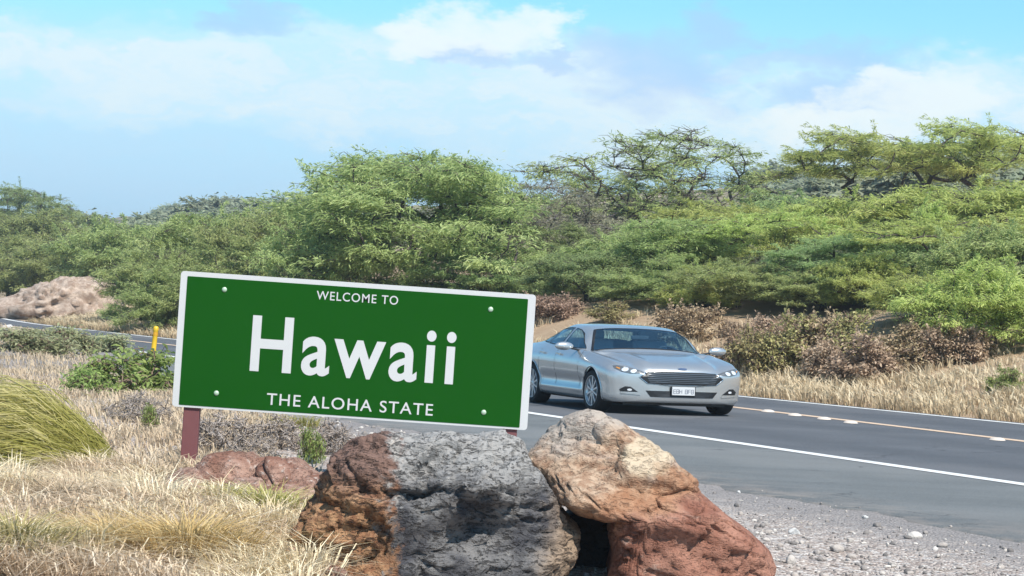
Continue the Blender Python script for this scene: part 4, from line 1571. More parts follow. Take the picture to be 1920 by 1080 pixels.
def patch(name, poly, origin_axis, mat, parent, side=1, off=0.004, res=0.02, thick=0.004, direction=None):
    """cut a sheet to a polygon, lay it on the shell and give it thickness.
    origin_axis: 'top' polygon in (x, y); 'side' polygon in (x, z); 'front' polygon in (y, z)"""
    bm = bmesh.new()
    vs = []
    P = np.asarray(poly, float)
    for a, b in P:
        vs.append(bm.verts.new((a, b, 0)))
    f = bm.faces.new(vs)
    bmesh.ops.triangulate(bm, faces=[f])
    # slice into a grid so that the sheet can bend
    lo, hi = P.min(0), P.max(0)
    for ax in (0, 1):
        for q in np.arange(lo[ax] + res, hi[ax], res):
            co = [0, 0, 0]
            no = [0, 0, 0]
            co[ax] = q
            no[ax] = 1
            bmesh.ops.bisect_plane(bm, geom=bm.verts[:] + bm.edges[:] + bm.faces[:], plane_co=co, plane_no=no, dist=1e-5)
    for v in bm.verts:
        a, b = v.co.x, v.co.y
        if origin_axis == 'top':
            o_, d_ = Vector((a, b, 3)), Vector((0, 0, -1))
        elif origin_axis == 'side':
            o_, d_ = Vector((a, 3 * side, b)), Vector((0, -side, 0))
        else:
            d_ = Vector(direction) if direction else Vector((-1, 0, 0))
            d_.normalize()
            o_ = Vector((0.9, a, b)) - d_ * 2.0
        hit = BVH.ray_cast(o_, d_)
        if hit[0] is None:
            hit = BVH.find_nearest(o_ + d_ * 2.0)
        n_ = hit[1]
        if n_.dot(d_) > 0:
            n_ = -n_
        v.co = hit[0] + n_ * off
    if thick > 0:
        bmesh.ops.solidify(bm, geom=bm.faces[:], thickness=-thick)
    bmesh.ops.recalc_face_normals(bm, faces=bm.faces)
    return bm_obj(name, bm, mat, parent, smooth=False)


def frame_patch(name, outer, inner, origin_axis, mat, parent, side=1, off=0.006, sub=8):
    """ring between two matching polygons, laid on the shell"""
    O, I_ = np.asarray(outer, float), np.asarray(inner, float)
    n = len(O)
    Vv = []
    for k_ in range(n):
        for f in np.linspace(0, 1, sub, endpoint=False):
            Vv.append((O[k_] * (1 - f) + O[(k_ + 1) % n] * f, I_[k_] * (1 - f) + I_[(k_ + 1) % n] * f))
    bm = bmesh.new()
    rows = []
    for o2, i2 in Vv:
        row = []
        for g in (0, 0.5, 1):
            a, b = o2 * (1 - g) + i2 * g
            if origin_axis == 'top':
                oo, dd = Vector((a, b, 3)), Vector((0, 0, -1))
            elif origin_axis == 'side':
                oo, dd = Vector((a, 3 * side, b)), Vector((0, -side, 0))
            else:
                oo, dd = Vector((3, a, b)), Vector((-1, 0, 0))
            h_ = BVH.ray_cast(oo, dd)
            if h_[0] is None:
                h_ = BVH.find_nearest(oo + dd * 2.0)
            nn_ = h_[1] if h_[1].dot(dd) < 0 else -h_[1]
            row.append(bm.verts.new(h_[0] + nn_ * (off if g != 0.5 else off + 0.004)))
        rows.append(row)
    m_ = len(rows)
    for k_ in range(m_):
        a, b = rows[k_], rows[(k_ + 1) % m_]
        for g in range(2):
            bm.faces.new((a[g], b[g], b[g + 1], a[g + 1]))
    bmesh.ops.recalc_face_normals(bm, faces=bm.faces)
    return bm_obj(name, bm, mat, parent, smooth=True)


car = empty('saloon_car')
CAR_YAW = math.radians(-68.0)
car.location = (2.16, 34.1, 0.0105)
car.rotation_euler = (0, 0, CAR_YAW)
car.scale = tuple(CS)
tag(car, 'silver four-door saloon car driving towards the viewer on the near lane', 'car')

# body with openings
cen_ = CV[CF].mean(1)
kill = np.zeros(len(CF), bool)
x_, y_, z_ = cen_.T
kill |= in_poly(x_, y_, shrink(WS_POLY, 0.02)) & (z_ > 0.95)
kill |= in_poly(x_, y_, shrink(RW_POLY, 0.02)) & (z_ > 1.0)
for pl in (FD_POLY, RD_POLY, QW_POLY):
    kill |= in_poly(x_, z_, shrink(pl, 0.018)) & (np.abs(y_) > 0.45)
WR = 0.392
for wx in (0.0, -2.85):
    kill |= ((x_ - wx) ** 2 + ((z_ - 0.335)) ** 2 < WR ** 2) & (np.abs(y_) > 0.45) & (z_ < 0.80)
GR_POLY = [(-0.56, 0.605), (-0.46, 0.690), (-0.28, 0.705), (0.28, 0.705), (0.46, 0.690), (0.56, 0.605), (0.46, 0.508), (0.30, 0.498), (-0.30, 0.498), (-0.46, 0.508)]
IN_POLY = [(-0.47, 0.395), (0.47, 0.395), (0.41, 0.300), (-0.41, 0.300)]
body = obj('body', mesh_np('body', CV, CF[~kill], True), M['paint'], car)

patch('windscreen', WS_POLY, 'top', M['glass'], car, off=0.003, res=0.06, thick=0)
frame_patch('windscreen_trim', shrink(WS_POLY, -0.012), shrink(WS_POLY, 0.035), 'top', M['black_trim'], car)
patch('rear_window', RW_POLY, 'top', M['glass'], car, off=0.003, res=0.06, thick=0)
for sd in (1, -1):
    for pl in (FD_POLY, RD_POLY, QW_POLY):
        patch('side_window', pl, 'side', M['glass'], car, sd, off=0.003, res=0.06, thick=0)
        frame_patch('window_trim', shrink(pl, -0.020), shrink(pl, 0.022), 'side', M['black_trim'], car, sd)
# grille: dark opening, slats, bright surround
gr_ = patch('grille', GR_POLY, 'front', M['black_trim'], car, off=0.006, res=0.04)
frame_patch('grille_surround', shrink(GR_POLY, -0.010), shrink(GR_POLY, 0.012), 'front', M['chrome'], gr_, off=0.010)
for zz_ in (0.530, 0.558, 0.586, 0.614, 0.642, 0.670):
    hw = 0.46 - 0.03 * abs(zz_ - 0.6) / 0.07
    patch('slat', [(-hw, zz_ - 0.004), (hw, zz_ - 0.004), (hw, zz_ + 0.004), (-hw, zz_ + 0.004)], 'front', M['slat'], gr_, off=0.014, res=0.05, thick=0.008)
patch('lower_intake', IN_POLY, 'front', M['black_trim'], car, off=0.006, res=0.04)
for sd in (1, -1):
    # swept headlamp, laid on at an angle
    hp = [(sd * 0.50, 0.690), (sd * 0.56, 0.668), (sd * 0.68, 0.672), (sd * 0.80, 0.715), (sd * 0.895, 0.785), (sd * 0.920, 0.838), (sd * 0.87, 0.836), (sd * 0.72, 0.784), (sd * 0.58, 0.728)]
    hl = patch('headlight', hp, 'front', M['lamp_dark'], car, off=0.006, res=0.03, direction=(-1, -sd * 0.35, -0.25))
    for cxl, czl, rl in ((0.635, 0.700, 0.026), (0.745, 0.735, 0.031)):
        patch('lens', [(sd * cxl + 1.5 * rl * math.cos(a), czl + rl * math.sin(a)) for a in np.linspace(0, 2 * math.pi, 12, endpoint=False)], 'front', M['lamp'], hl, off=0.014, res=0.05, direction=(-1, -sd * 0.35, -0.25))
    patch('indicator', [(sd * 0.82, 0.755), (sd * 0.868, 0.790), (sd * 0.860, 0.800), (sd * 0.81, 0.770)], 'front', M['amber'], hl, off=0.012, res=0.03, direction=(-1, -sd * 0.35, -0.25))
    fp = [(sd * 0.545, 0.352), (sd * 0.78, 0.358), (sd * 0.80, 0.400), (sd * 0.73, 0.450), (sd * 0.66, 0.446)]
    fl = patch('fog_lamp_recess', fp, 'front', M['black_trim'], car, off=0.006, res=0.03, direction=(-1, -sd * 0.25, 0))
    patch('fog_lamp', [(sd * 0.67 + 0.03 * math.cos(a), 0.396 + 0.016 * math.sin(a)) for a in np.linspace(0, 2 * math.pi, 10, endpoint=False)], 'front', M['lamp'], fl, off=0.012, res=0.05, direction=(-1, -sd * 0.25, 0))
    patch('bumper_blade', [(sd * 0.53, 0.318), (sd * 0.545, 0.352), (sd * 0.78, 0.352), (sd * 0.78, 0.338)], 'front', M['paint'], car, off=0.012, res=0.04, thick=0.012, direction=(-1, -sd * 0.25, 0))
    # shut lines and sill
    for xl in (-0.62, -1.74, -2.52):
        patch('door_gap', [(xl - 0.006, 0.30), (xl + 0.006, 0.30), (xl + 0.006, 0.95), (xl - 0.006, 0.95)], 'side', M['black_trim'], car, sd, off=0.0015, res=0.08, thick=0.001)
    for xl in (-1.58, -2.36):
        patch('door_handle', [(xl - 0.10, 0.875), (xl + 0.10, 0.865), (xl + 0.10, 0.890), (xl - 0.10, 0.900)], 'side', M['paint'], car, sd, off=0.022, res=0.06, thick=0.020)
    # mirrors
    bm = bmesh.new()
    bmesh.ops.create_uvsphere(bm, u_segments=20, v_segments=12, radius=1.0)
    for v in bm.verts:
        v.co.x = v.co.x * (0.075 if v.co.x > 0 else 0.035)
        v.co.y *= 0.125
        v.co.z *= 0.070
        v.co += Vector((-0.86, sd * 1.045, 1.030))
    mo = bm_obj('mirror', bm, M['paint'], car, True)
    bm = bmesh.new()
    box_bm(bm, (-0.88, sd * 0.90, 0.985), (0.06, 0.16, 0.030), Matrix.Rotation(sd * math.radians(14), 3, 'X'), 0.008)
    bm_obj('mirror_arm', bm, M['black_trim'], mo)

# emblem on the hood edge
patch('emblem', [(0.062 * math.cos(a), 0.745 + 0.020 * math.sin(a)) for a in np.linspace(0, 2 * math.pi, 16, endpoint=False)], 'front', M['emblem'], car, off=0.006, res=0.05, direction=(-1, 0, -0.35))
# number plate with its faint characters
bm = bmesh.new()
box_bm(bm, (1.003, 0, 0.402), (0.014, 0.30, 0.135), None, 0.004)
np_ = bm_obj('number_plate', bm, M['plate_white'], car)
rr = random.Random(3)


def glyph_bars(y, kind):
    """one blurred plate character, set as thin bars"""
    bars = []
    h, w = 0.062, 0.030
    zc = 0.396
    if kind in 'EFBPRHU':
        bars.append((y - w / 2, zc, 0.007, h))
    if kind in 'HUB':
        bars.append((y + w / 2, zc, 0.007, h))
    if kind in 'EFBPR':
        bars.append((y, zc + h / 2, w, 0.008))
        bars.append((y, zc, w, 0.008))
    if kind in 'EBU':
        bars.append((y, zc - h / 2, w, 0.008))
    if kind in 'H':
        bars.append((y, zc, w, 0.008))
    if kind in '7T':
        bars.append((y, zc + h / 2, w, 0.008))
        bars.append((y + (0.01 if kind == '7' else 0), zc, 0.008, h))
    return bars


for i, ch in enumerate('EBHBPB'):
    bm = bmesh.new()
    for (yb, zb_, wb_, hb_) in glyph_bars(-0.118 + i * 0.040 + (0.034 if i > 2 else 0), ch):
        box_bm(bm, (1.0115, yb, zb_), (0.003, wb_, hb_))
    bm_obj('plate_character', bm, M['plate_ink'], np_)
bm = bmesh.new()
box_bm(bm, (0.985, 0, 0.402), (0.03, 0.325, 0.150), None, 0.004)
bm_obj('plate_holder', bm, M['black_trim'], np_)

# wheels
tyre_prof = [(0.235, 0.095), (0.275, 0.108), (0.315, 0.105), (0.330, 0.088), (0.335, 0.05), (0.335, -0.05), (0.330, -0.088), (0.315, -0.105), (0.275, -0.108), (0.235, -0.095)]
rim_prof = [(0.238, -0.098), (0.246, -0.104), (0.248, -0.098), (0.240, -0.080), (0.225, -0.060), (0.215, 0.04), (0.238, 0.095)]


def make_wheel(x, sd):
    w_ = empty('wheel')
    w_.parent = car
    w_.location = (x, sd * 0.815, 0.335)
    # profiles face -y; turn for the other side; undo the wide stretch and the length squeeze so that it stays round
    f = -1 if sd < 0 else 1
    w_.rotation_euler = (0, 0, 0 if sd < 0 else math.pi)
    k_ = CS[2] / CS[0]
    w_.scale = (k_, 0.95, 1)
    Vv, Ff = lathe(tyre_prof, 40)
    obj('tyre', mesh_np('tyre', Vv, Ff, True), M['tyre'], w_)
    Vv, Ff = lathe(rim_prof, 40)
    obj('rim', mesh_np('rim', Vv, Ff, True), M['alloy'], w_)
    for k2 in range(10):
        a = 2 * math.pi * k2 / 10
        bm = bmesh.new()
        box_bm(bm, (0, -0.080, 0.14), (0.032, 0.018, 0.20), None, 0.004)
        bmesh.ops.transform(bm, matrix=Matrix.Rotation(a, 4, 'Y'), verts=bm.verts)
        bm_obj('spoke', bm, M['alloy'], w_)
    Vv, Ff = lathe([(0.001, -0.094), (0.03, -0.094), (0.048, -0.086), (0.052, -0.06)], 20)
    obj('hub', mesh_np('hub', Vv, Ff, True), M['alloy'], w_)
    Vv, Ff = lathe([(0.001, -0.02), (0.22, -0.02), (0.22, 0.02), (0.001, 0.02)], 24)
    obj('brake_disc', mesh_np('brake_disc', Vv, Ff), M['lamp_dark'], w_)
    return w_


for wx in (0.0, -2.85):
    for sd in (1, -1):
        make_wheel(wx, sd)
        # wheel well
        a = np.linspace(math.radians(-25), math.radians(205), 30)
        Vv = np.concatenate([np.stack([wx + WR * 1.02 * np.cos(a), np.full(30, sd * yy_), 0.335 + WR * 1.02 * np.sin(a)], 1) for yy_ in (0.45, 0.895)] + [np.array([[wx, sd * 0.45, 0.335]])])
        Ff = [(i, i + 1, 31 + i, 30 + i) for i in range(29)] + [(60, i, i + 1, i + 1) for i in range(29)]
        me = bpy.data.meshes.new('wheel_well')
        me.from_pydata(Vv.tolist(), [], [tuple(dict.fromkeys(f_)) for f_ in Ff])
        obj('wheel_well', me, M['black_trim'], car)
        # painted lip
        lip_p = [np.stack([wx + (WR + 0.006) * np.cos(a), np.zeros(30), 0.335 + (WR + 0.006) * np.sin(a)], 1)]
        lp = []
        for q in lip_p[0]:
            h_ = BVH.ray_cast(Vector((q[0], 3 * sd, q[2])), Vector((0, -sd, 0)))
            if h_[0] is not None:
                lp.append(np.array(h_[0]))
        if len(lp) > 4:
            Vv, Ff = tubes([np.array(lp)], [np.full(len(lp), 0.012)], 6)
            obj('arch_lip', mesh_np('arch_lip', Vv, Ff, True), M['paint'], car)

# cabin: floor tub, dash, seats, headrests, steering wheel, inside mirror
bm = bmesh.new()
box_bm(bm, (-1.75, 0, 0.40), (2.3, 1.45, 0.20), None, 0.02)
bm_obj('cabin_floor', bm, M['cabin'], car)
bm = bmesh.new()
box_bm(bm, (-0.66, 0, 0.90), (0.36, 1.48, 0.14), Matrix.Rotation(math.radians(-4), 3, 'Y'), 0.04)
bm_obj('dashboard', bm, M['cabin'], car)
for sy in (0.37, -0.37):
    bm = bmesh.new()
    box_bm(bm, (-1.42, sy, 0.60), (0.50, 0.50, 0.18), None, 0.05)
    box_bm(bm, (-1.68, sy, 0.88), (0.14, 0.48, 0.56), Matrix.Rotation(math.radians(-14), 3, 'Y'), 0.05)
    se = bm_obj('seat', bm, M['cabin_grey'], car, True)
    bm = bmesh.new()
    box_bm(bm, (-1.80, sy, 1.235), (0.09, 0.26, 0.17), Matrix.Rotation(math.radians(-10), 3, 'Y'), 0.04)
    bm_obj('headrest', bm, M['cabin_grey'], se, True)
bm = bmesh.new()
box_bm(bm, (-2.45, 0, 0.60), (0.50, 1.35, 0.20), None, 0.05)
box_bm(bm, (-2.72, 0, 0.88), (0.14, 1.30, 0.50), Matrix.Rotation(math.radians(-18), 3, 'Y'), 0.05)
bm_obj('rear_seat', bm, M['cabin_grey'], car, True)
bm = bmesh.new()
bmesh.ops.create_circle(bm, segments=24, radius=0.18)
ring_ = [np.array((0.17 * math.cos(a), 0.17 * math.sin(a), 0)) for a in np.linspace(0, 2 * math.pi, 25)]
bm.free()
Rm = Matrix.Rotation(math.radians(-65), 3, 'Y')
pts_ = np.array([Rm @ Vector(p_) for p_ in ring_]) + np.array([-0.98, 0.37, 0.93])
Vv, Ff = tubes([pts_], [np.full(25, 0.016)], 8)
obj('steering_wheel', mesh_np('steering_wheel', Vv, Ff, True), M['cabin'], car)
bm = bmesh.new()
box_bm(bm, (-0.96, 0, 1.215), (0.03, 0.24, 0.065), None, 0.012)
bm_obj('inside_mirror', bm, M['cabin'], car)
bm = bmesh.new()
box_bm(bm, (-1.5, 0, 0.175), (4.3, 1.35, 0.05))
bm_obj('underbody', bm, M['black_trim'], car)
# ------------------------------------------------------------------ grass and small plants
def blades(P, h, lean, bend, width, r, tint):
    """curved blades: roots P (n,3), height h, lean direction (n,2) and amount bend"""
    n = len(P)
    a = r.uniform(0, 2 * np.pi, n)
    sd = np.stack([np.cos(a), np.sin(a), np.zeros(n)], 1) * width[:, None]
    L = np.concatenate([lean, np.zeros((n, 1))], 1)
    up = np.array([0, 0, 1.0])
    p0 = P - up * 0.02
    p1 = P + up * (h * 0.55)[:, None] + L * (bend * h * 0.25)[:, None]
    p2 = P + up * (h * (1 - 0.35 * bend))[:, None] + L * (bend * h * 0.95)[:, None]
    V = np.stack([p0 - sd, p0 + sd, p1 + sd * 0.8, p1 - sd * 0.8, p2 + sd * 0.15, p2 - sd * 0.15], 1).reshape(-1, 3)
    b = (np.arange(n) * 6)[:, None]
    Fq = np.concatenate([b + np.array([0, 1, 2, 3]), b + np.array([3, 2, 4, 5])], 0)
    return V, Fq, np.repeat(tint, 6)


def clump_points(r, centres, per, spread):
    k = np.repeat(np.arange(len(centres)), per)
    g = r.normal(0, 1, (len(k), 2)) * np.repeat(spread, per)[:, None]
    return k, centres[k] + g, g


def grass_field(name, centres, per, spread, hrange, mat, seed, wid=(0.004, 0.008), bend=(0.5, 1.3), wind=(-0.4, 0.0), tint_mu=0.5, label=None):
    r = np.random.default_rng(seed)
    per = np.maximum(1, (per * r.uniform(0.5, 1.5, len(centres))).astype(int))
    k, xy, g = clump_points(r, centres, per, spread * r.uniform(0.7, 1.3, len(centres)))
    z = terrain(xy[:, 0], xy[:, 1])
    n = len(xy)
    ch = r.uniform(hrange[0], hrange[1], len(centres))[k]
    h = ch * r.uniform(0.55, 1.15, n)
    gl = np.linalg.norm(g, axis=1, keepdims=True) + 1e-6
    lean = g / gl * 0.8 + r.normal(0, 0.45, (n, 2)) + np.array(wind)
    ct = np.clip(r.normal(tint_mu, 0.17, len(centres)), 0, 1)[k]
    tint = np.clip(ct + r.normal(0, 0.2, n), 0, 1)
    V, Fq, T = blades(np.concatenate([xy, z[:, None]], 1), h, lean, r.uniform(*bend, n), r.uniform(*wid, n), r, tint)
    me = mesh_np(name, V, Fq)
    add_attr(me, 'tint', T)
    o = obj(name, me, M[mat])
    tag(o, label, None, None, 'stuff')
    return o


def nt_to_xy(n, t):
    return np.stack([DN[0] * n + DT[0] * t, DN[1] * n + DT[1] * t], 1)


r = np.random.default_rng(99)
# far verge: tall bleached grass along the asphalt, thinning up the bank
t = r.uniform(4, 82, 2600)
s = 0.45 + r.gamma(1.5, 1.3, 2600)
cen = nt_to_xy(n_far(t) + 0.35 + s, t)
grass_field('verge_grass', cen, 24, 0.15, (0.14, 0.34), 'straw_pale', 1, (0.010, 0.018), (0.3, 1.0), tint_mu=0.6, label='tall bleached dry grass along the far side of the road')
t = r.uniform(4, 82, 900)
cen = nt_to_xy(n_far(t) + 0.38 + np.abs(r.normal(0, 0.12, 900)), t)
grass_field('verge_fringe', cen, 10, 0.10, (0.08, 0.26), 'dry_leaf', 2, (0.008, 0.014), (0.3, 1.2), tint_mu=0.35, label='short scorched brown grass at the far asphalt edge')
# left middle distance: thin straw on bare ground
N = 5600
yy = 15.5 + 46 * r.uniform(0, 1, N) ** 1.3
xx = -0.235 * yy + r.uniform(0, 1, N) * (0.235 * yy - 0.6)
keep = (DN[0] * xx + DN[1] * yy) < shoulder_edge(DT[0] * xx + DT[1] * yy) - 0.9
dens = np.array([mnoise.noise((a * 0.35, b * 0.22, 3.0)) for a, b in zip(xx, yy)])
right = np.clip((xx + 0.10 * yy) / 1.0, 0, 1)
keep &= (dens > -0.18 + 0.45 * right)
grass_field('thin_grass', np.stack([xx, yy], 1)[keep], 14, 0.12, (0.07, 0.22), 'straw_pale', 3, (0.005, 0.010), (0.5, 1.4), tint_mu=0.55, label='thin pale straw over the ground left of the sign')
# foreground grass, bottom left
M['straw_near'] = leaf_mat('near_straw_blades', (0.36, 0.235, 0.130), (0.68, 0.55, 0.38), 0.35, third=(0.86, 0.77, 0.62))
N = 2600
yy = r.uniform(11.8, 18.6, N)
xx = -0.235 * yy + r.uniform(0, 1, N) * (0.235 * yy - 0.080 * yy)
lim = 0.40 + 0.8 * np.array([mnoise.noise((a * 0.9, b * 0.6, 9.0)) for a, b in zip(xx, yy)])
keep = r.uniform(0, 1, N) < np.clip(0.75 + lim * 0.5, 0.2, 1)
pq = px_of(np.stack([xx, yy, np.full(N, 0.12)], 1))
keep &= ~((pq[:, 0] > 285) & (pq[:, 0] < 600) & (pq[:, 1] > 855) & (pq[:, 1] < 962))
P2 = np.stack([xx, yy], 1)[keep]
grass_field('dry_grass', P2, 26, 0.06, (0.12, 0.31), 'straw_near', 4, (0.0028, 0.0060), (0.8, 2.0), tint_mu=0.60, label='matted dry straw grass covering the bottom left foreground')

sel = P2[r.uniform(0, 1, len(P2)) < 0.022]
grass_field('straw_tussocks', sel, 230, 0.055, (0.20, 0.40), 'straw_near', 14, (0.0028, 0.0055), (0.6, 1.7), tint_mu=0.72, label='taller pale straw tussocks in the bottom left grass')

# individual clumps standing out of it
def grass_clump(px, py, nb, spread, hr, mat, seed, label, wind=(-0.3, 0), tint=0.5):
    p = G(px, py)
    rr = np.random.default_rng(seed)
    g = rr.normal(0, 1, (nb, 2)) * spread
    h = rr.uniform(*hr, nb)
    gl = np.linalg.norm(g, axis=1, keepdims=True) + 1e-6
    lean = g / gl * np.clip(gl / spread, 0, 1.4) + rr.normal(0, 0.3, (nb, 2)) + np.array(wind)
    z = terrain(p.x + g[:, 0], p.y + g[:, 1])
    V, Fq, T = blades(np.concatenate([g, z[:, None]], 1), h, lean, rr.uniform(0.5, 1.6, nb), rr.uniform(0.003, 0.0055, nb), rr, np.clip(rr.normal(tint, 0.25, nb), 0, 1))
    me = mesh_np('grass_clump', V, Fq)
    add_attr(me, 'tint', T)
    o = obj('grass_clump', me, M[mat])
    o.location = (p.x, p.y, 0)
    tag(o, label, 'grass clump', 'clumps in the dry grass')


M['straw_gold'] = leaf_mat('golden_blades', (0.30, 0.18, 0.065), (0.60, 0.43, 0.19), 0.35, third=(0.74, 0.61, 0.37))
M['straw_green'] = leaf_mat('greenish_blades', (0.22, 0.195, 0.050), (0.47, 0.42, 0.16), 0.35, third=(0.66, 0.59, 0.33))
grass_clump(350, 1066, 1700, 0.085, (0.22, 0.46), 'straw_gold', 31, 'golden clump of dry grass at the bottom, left of the pitted boulder', wind=(0, 0), tint=0.6)
grass_clump(20, 1080, 900, 0.08, (0.2, 0.42), 'straw_green', 32, 'yellow-green grass clump in the bottom left corner', tint=0.7)
grass_clump(490, 1000, 800, 0.08, (0.14, 0.32), 'straw_green', 33, 'greenish grass clump against the left foot of the pitted boulder')
grass_clump(205, 1058, 900, 0.08, (0.18, 0.36), 'straw_gold', 34, 'straw clump left of the golden one at the bottom', tint=0.8)
grass_clump(110, 990, 800, 0.10, (0.16, 0.32), 'straw', 35, 'pale straw clump in front of the big green tuft', tint=0.8)
grass_clump(560, 806, 420, 0.10, (0.12, 0.24), 'straw_green', 36, 'small olive grass clump below the middle of the sign', tint=0.2)


# the wind-swept tuft
def big_tuft():
    rr = np.random.default_rng(5)
    n = 9000
    b = G(95, 885)
    R = np.sqrt(rr.uniform(0, 1, n))
    a = rr.uniform(0, 2 * np.pi, n)
    gx = R * np.cos(a) * 0.62
    gy = R * np.sin(a) * 0.70
    H = 0.64 * np.sqrt(np.clip(1.05 - R ** 2, 0.03, 1)) * rr.uniform(0.72, 1.06, n)
    ln = rr.uniform(0.30, 0.85, n)
    H *= np.where(rr.uniform(0, 1, n) < 0.07, rr.uniform(1.0, 1.22, n), 1.0)
    wild = rr.normal(0, 1, n) * np.where(rr.uniform(0, 1, n) < 0.25, 0.16, 0.05)
    k = 5
    P = np.zeros((n, k, 3))
    for j, f in enumerate(np.linspace(0, 1, k)):
        P[:, j, 0] = gx - ln * f ** 1.6 * 0.95 + 0.03 * np.sin(f * 3 + gx * 9)
        P[:, j, 1] = gy + wild * f - 0.12 * f * f
        P[:, j, 2] = H * np.sin(np.minimum(f * 1.95, 1.75)) * (1 + wild * f * 0.9) - 0.02
    wd = rr.uniform(0.0035, 0.0065, n)
    up = np.array([0, 0, 1.0])
    prof = np.array([1.0, 1.0, 0.85, 0.6, 0.1])
    sdv = np.stack([np.zeros(n), rr.normal(0, 0.7, n), np.ones(n)], 1)
    sdv /= np.linalg.norm(sdv, axis=1, keepdims=True)
    Lf = P - sdv[:, None, :] * (wd[:, None] * prof)[:, :, None]
    Rt = P + sdv[:, None, :] * (wd[:, None] * prof)[:, :, None]
    V = np.stack([Lf, Rt], 2).reshape(-1, 3)
    J = np.arange(n * k * 2).reshape(n, k, 2)
    Fq = np.stack([J[:, :-1, 0], J[:, :-1, 1], J[:, 1:, 1], J[:, 1:, 0]], -1).reshape(-1, 4)
    me = mesh_np('grass_tuft', V, Fq)
    # bleached towards the crest on the windward left
    tint = np.clip(0.40 + 0.55 * (H / 0.64) - 0.45 * gx + rr.normal(0, 0.20, n) - 0.1, 0, 1)
    add_attr(me, 'tint', np.repeat(tint, k * 2))
    o = obj('grass_tuft', me, M['tuft_green'])
    o.location = (b.x, b.y, tz(b.x, b.y))
    tag(o, 'large yellow-green grass tuft swept over by the wind at the left edge', 'grass tuft')


big_tuft()

# ------------------------------------------------------------------ shrubs
P_DRY1 = make_tree(101, R=0.75, H=0.85, trunk_h=0.08, pads=70, leaves=75, pad_r=0.16, pad_t=0.07, zlow=0.08, dome=0.5, trunk_r=0.018, fill=0.8, leaf=(0.05, 0.10), wid=(0.03, 0.055), twigs=5, forks=6, bare=0.2, wind=(0, 0))
P_DRY2 = make_tree(107, R=0.65, H=1.0, trunk_h=0.08, pads=60, leaves=70, pad_r=0.16, pad_t=0.08, zlow=0.08, dome=0.6, trunk_r=0.018, fill=0.8, leaf=(0.05, 0.10), wid=(0.03, 0.055), twigs=6, forks=6, bare=0.3, wind=(0, 0))
P_BRUSH = make_tree(131, R=0.7, H=0.5, trunk_h=0.05, pads=60, leaves=26, pad_r=0.15, pad_t=0.06, zlow=0.06, dome=0.5, trunk_r=0.012, fill=0.8, leaf=(0.04, 0.09), wid=(0.008, 0.016), twigs=12, forks=7, wind=(0.1, 0))
P_WEED = make_tree(113, R=0.55, H=0.5, trunk_h=0.05, pads=48, leaves=32, pad_r=0.12, pad_t=0.06, zlow=0.06, dome=0.5, trunk_r=0.012, fill=0.8, leaf=(0.06, 0.13), wid=(0.025, 0.045), twigs=3, forks=6, wind=(0.1, 0))
D_ = 'dry shrubs on the far bank'
for i, (px, top, w, base, kind, lab) in enumerate([
    (1035, 553, 125, 600, 'red_leaf', 'rusty shrub on the bare bank at the right end of the sign'),
    (1150, 566, 100, 604, 'olive_leaf', 'olive shrub just above the left end of the car roof'),
    (1295, 572, 130, 640, 'dry_leaf', 'brown shrub above the right end of the car roof'),
    (1385, 606, 120, 692, 'dry_leaf', 'brown shrub close to the right of the car'),
    (1440, 618, 130, 700, 'olive_leaf', 'olive shrub in the dry grass right of the car'),
    (1500, 590, 140, 690, 'olive_leaf', 'olive-brown shrub left of the tall dry shrubs'),
    (1548, 590, 130, 678, 'dry_leaf', 'tall brown shrub below the dark thicket'),
    (1600, 588, 140, 690, 'olive_leaf', 'tall olive shrub in the middle of the dry shrubs'),
    (1555, 635, 120, 703, 'red_leaf', 'low rusty shrub in the dry grass'),
    (1625, 628, 150, 716, 'red_leaf', 'low pinkish rusty shrub, frontmost in the dry grass'),
    (1460, 592, 130, 662, 'red_leaf', 'rusty shrub half hidden behind the olive one right of the car'),
    (1705, 606, 140, 690, 'dry_leaf', 'brown shrub in front of the shaded bare bank at the right'),
    (1795, 605, 140, 680, 'red_leaf', 'rusty shrub under the large yellow-green bush'),
]):
    place_tree('dry_shrub', (P_DRY1, P_DRY2)[i % 2], kind, 'twig_dry', px, top, w, ground_hit(px, base), lab, 'shrub', D_, crown='foliage', stem='stem', rz=i * 1.3)

for i, (px, top, w, Y, pr, lab) in enumerate([
    (240, 655, 190, 33.5, P_WEED, 'leafy green weed bush beside the left edge of the sign'),
    (165, 690, 110, 32.5, P_WEED, 'low green weed just left of the leafy bush by the sign'),
    (300, 690, 90, 34, P_WEED, 'low green weed against the left edge of the sign'),
    (70, 622, 130, ground_hit(70, 664), P_WEED, 'grey-green weed patch below the far road at the left'),
    (130, 612, 120, ground_hit(130, 662), P_WEED, 'tallest grey-green weed in the left roadside patch'),
    (200, 626, 110, ground_hit(200, 660), P_WEED, 'grey-green weed between the left patch and the yellow post'),
    (30, 632, 100, 46, P_WEED, 'small weed at the left edge beside a white stone'),
    (1890, 690, 80, ground_hit(1890, 735), P_DRY2, 'green weed in the dry grass at the right edge'),
    (280, 812, 40, 25.5, P_WEED, 'tiny dark weed on the bare ground left of the left post'),
    (585, 862, 45, 21.5, P_WEED, 'small dark weed on the gravel below the sign'),
]):
    place_tree('weed', pr, 'weed' if i not in (3, 4, 5, 6) else 'weed_grey', 'twig_dry', px, top, w, Y, lab, 'weed', 'green weeds by the road', crown='foliage', stem='stem', rz=i * 0.9)


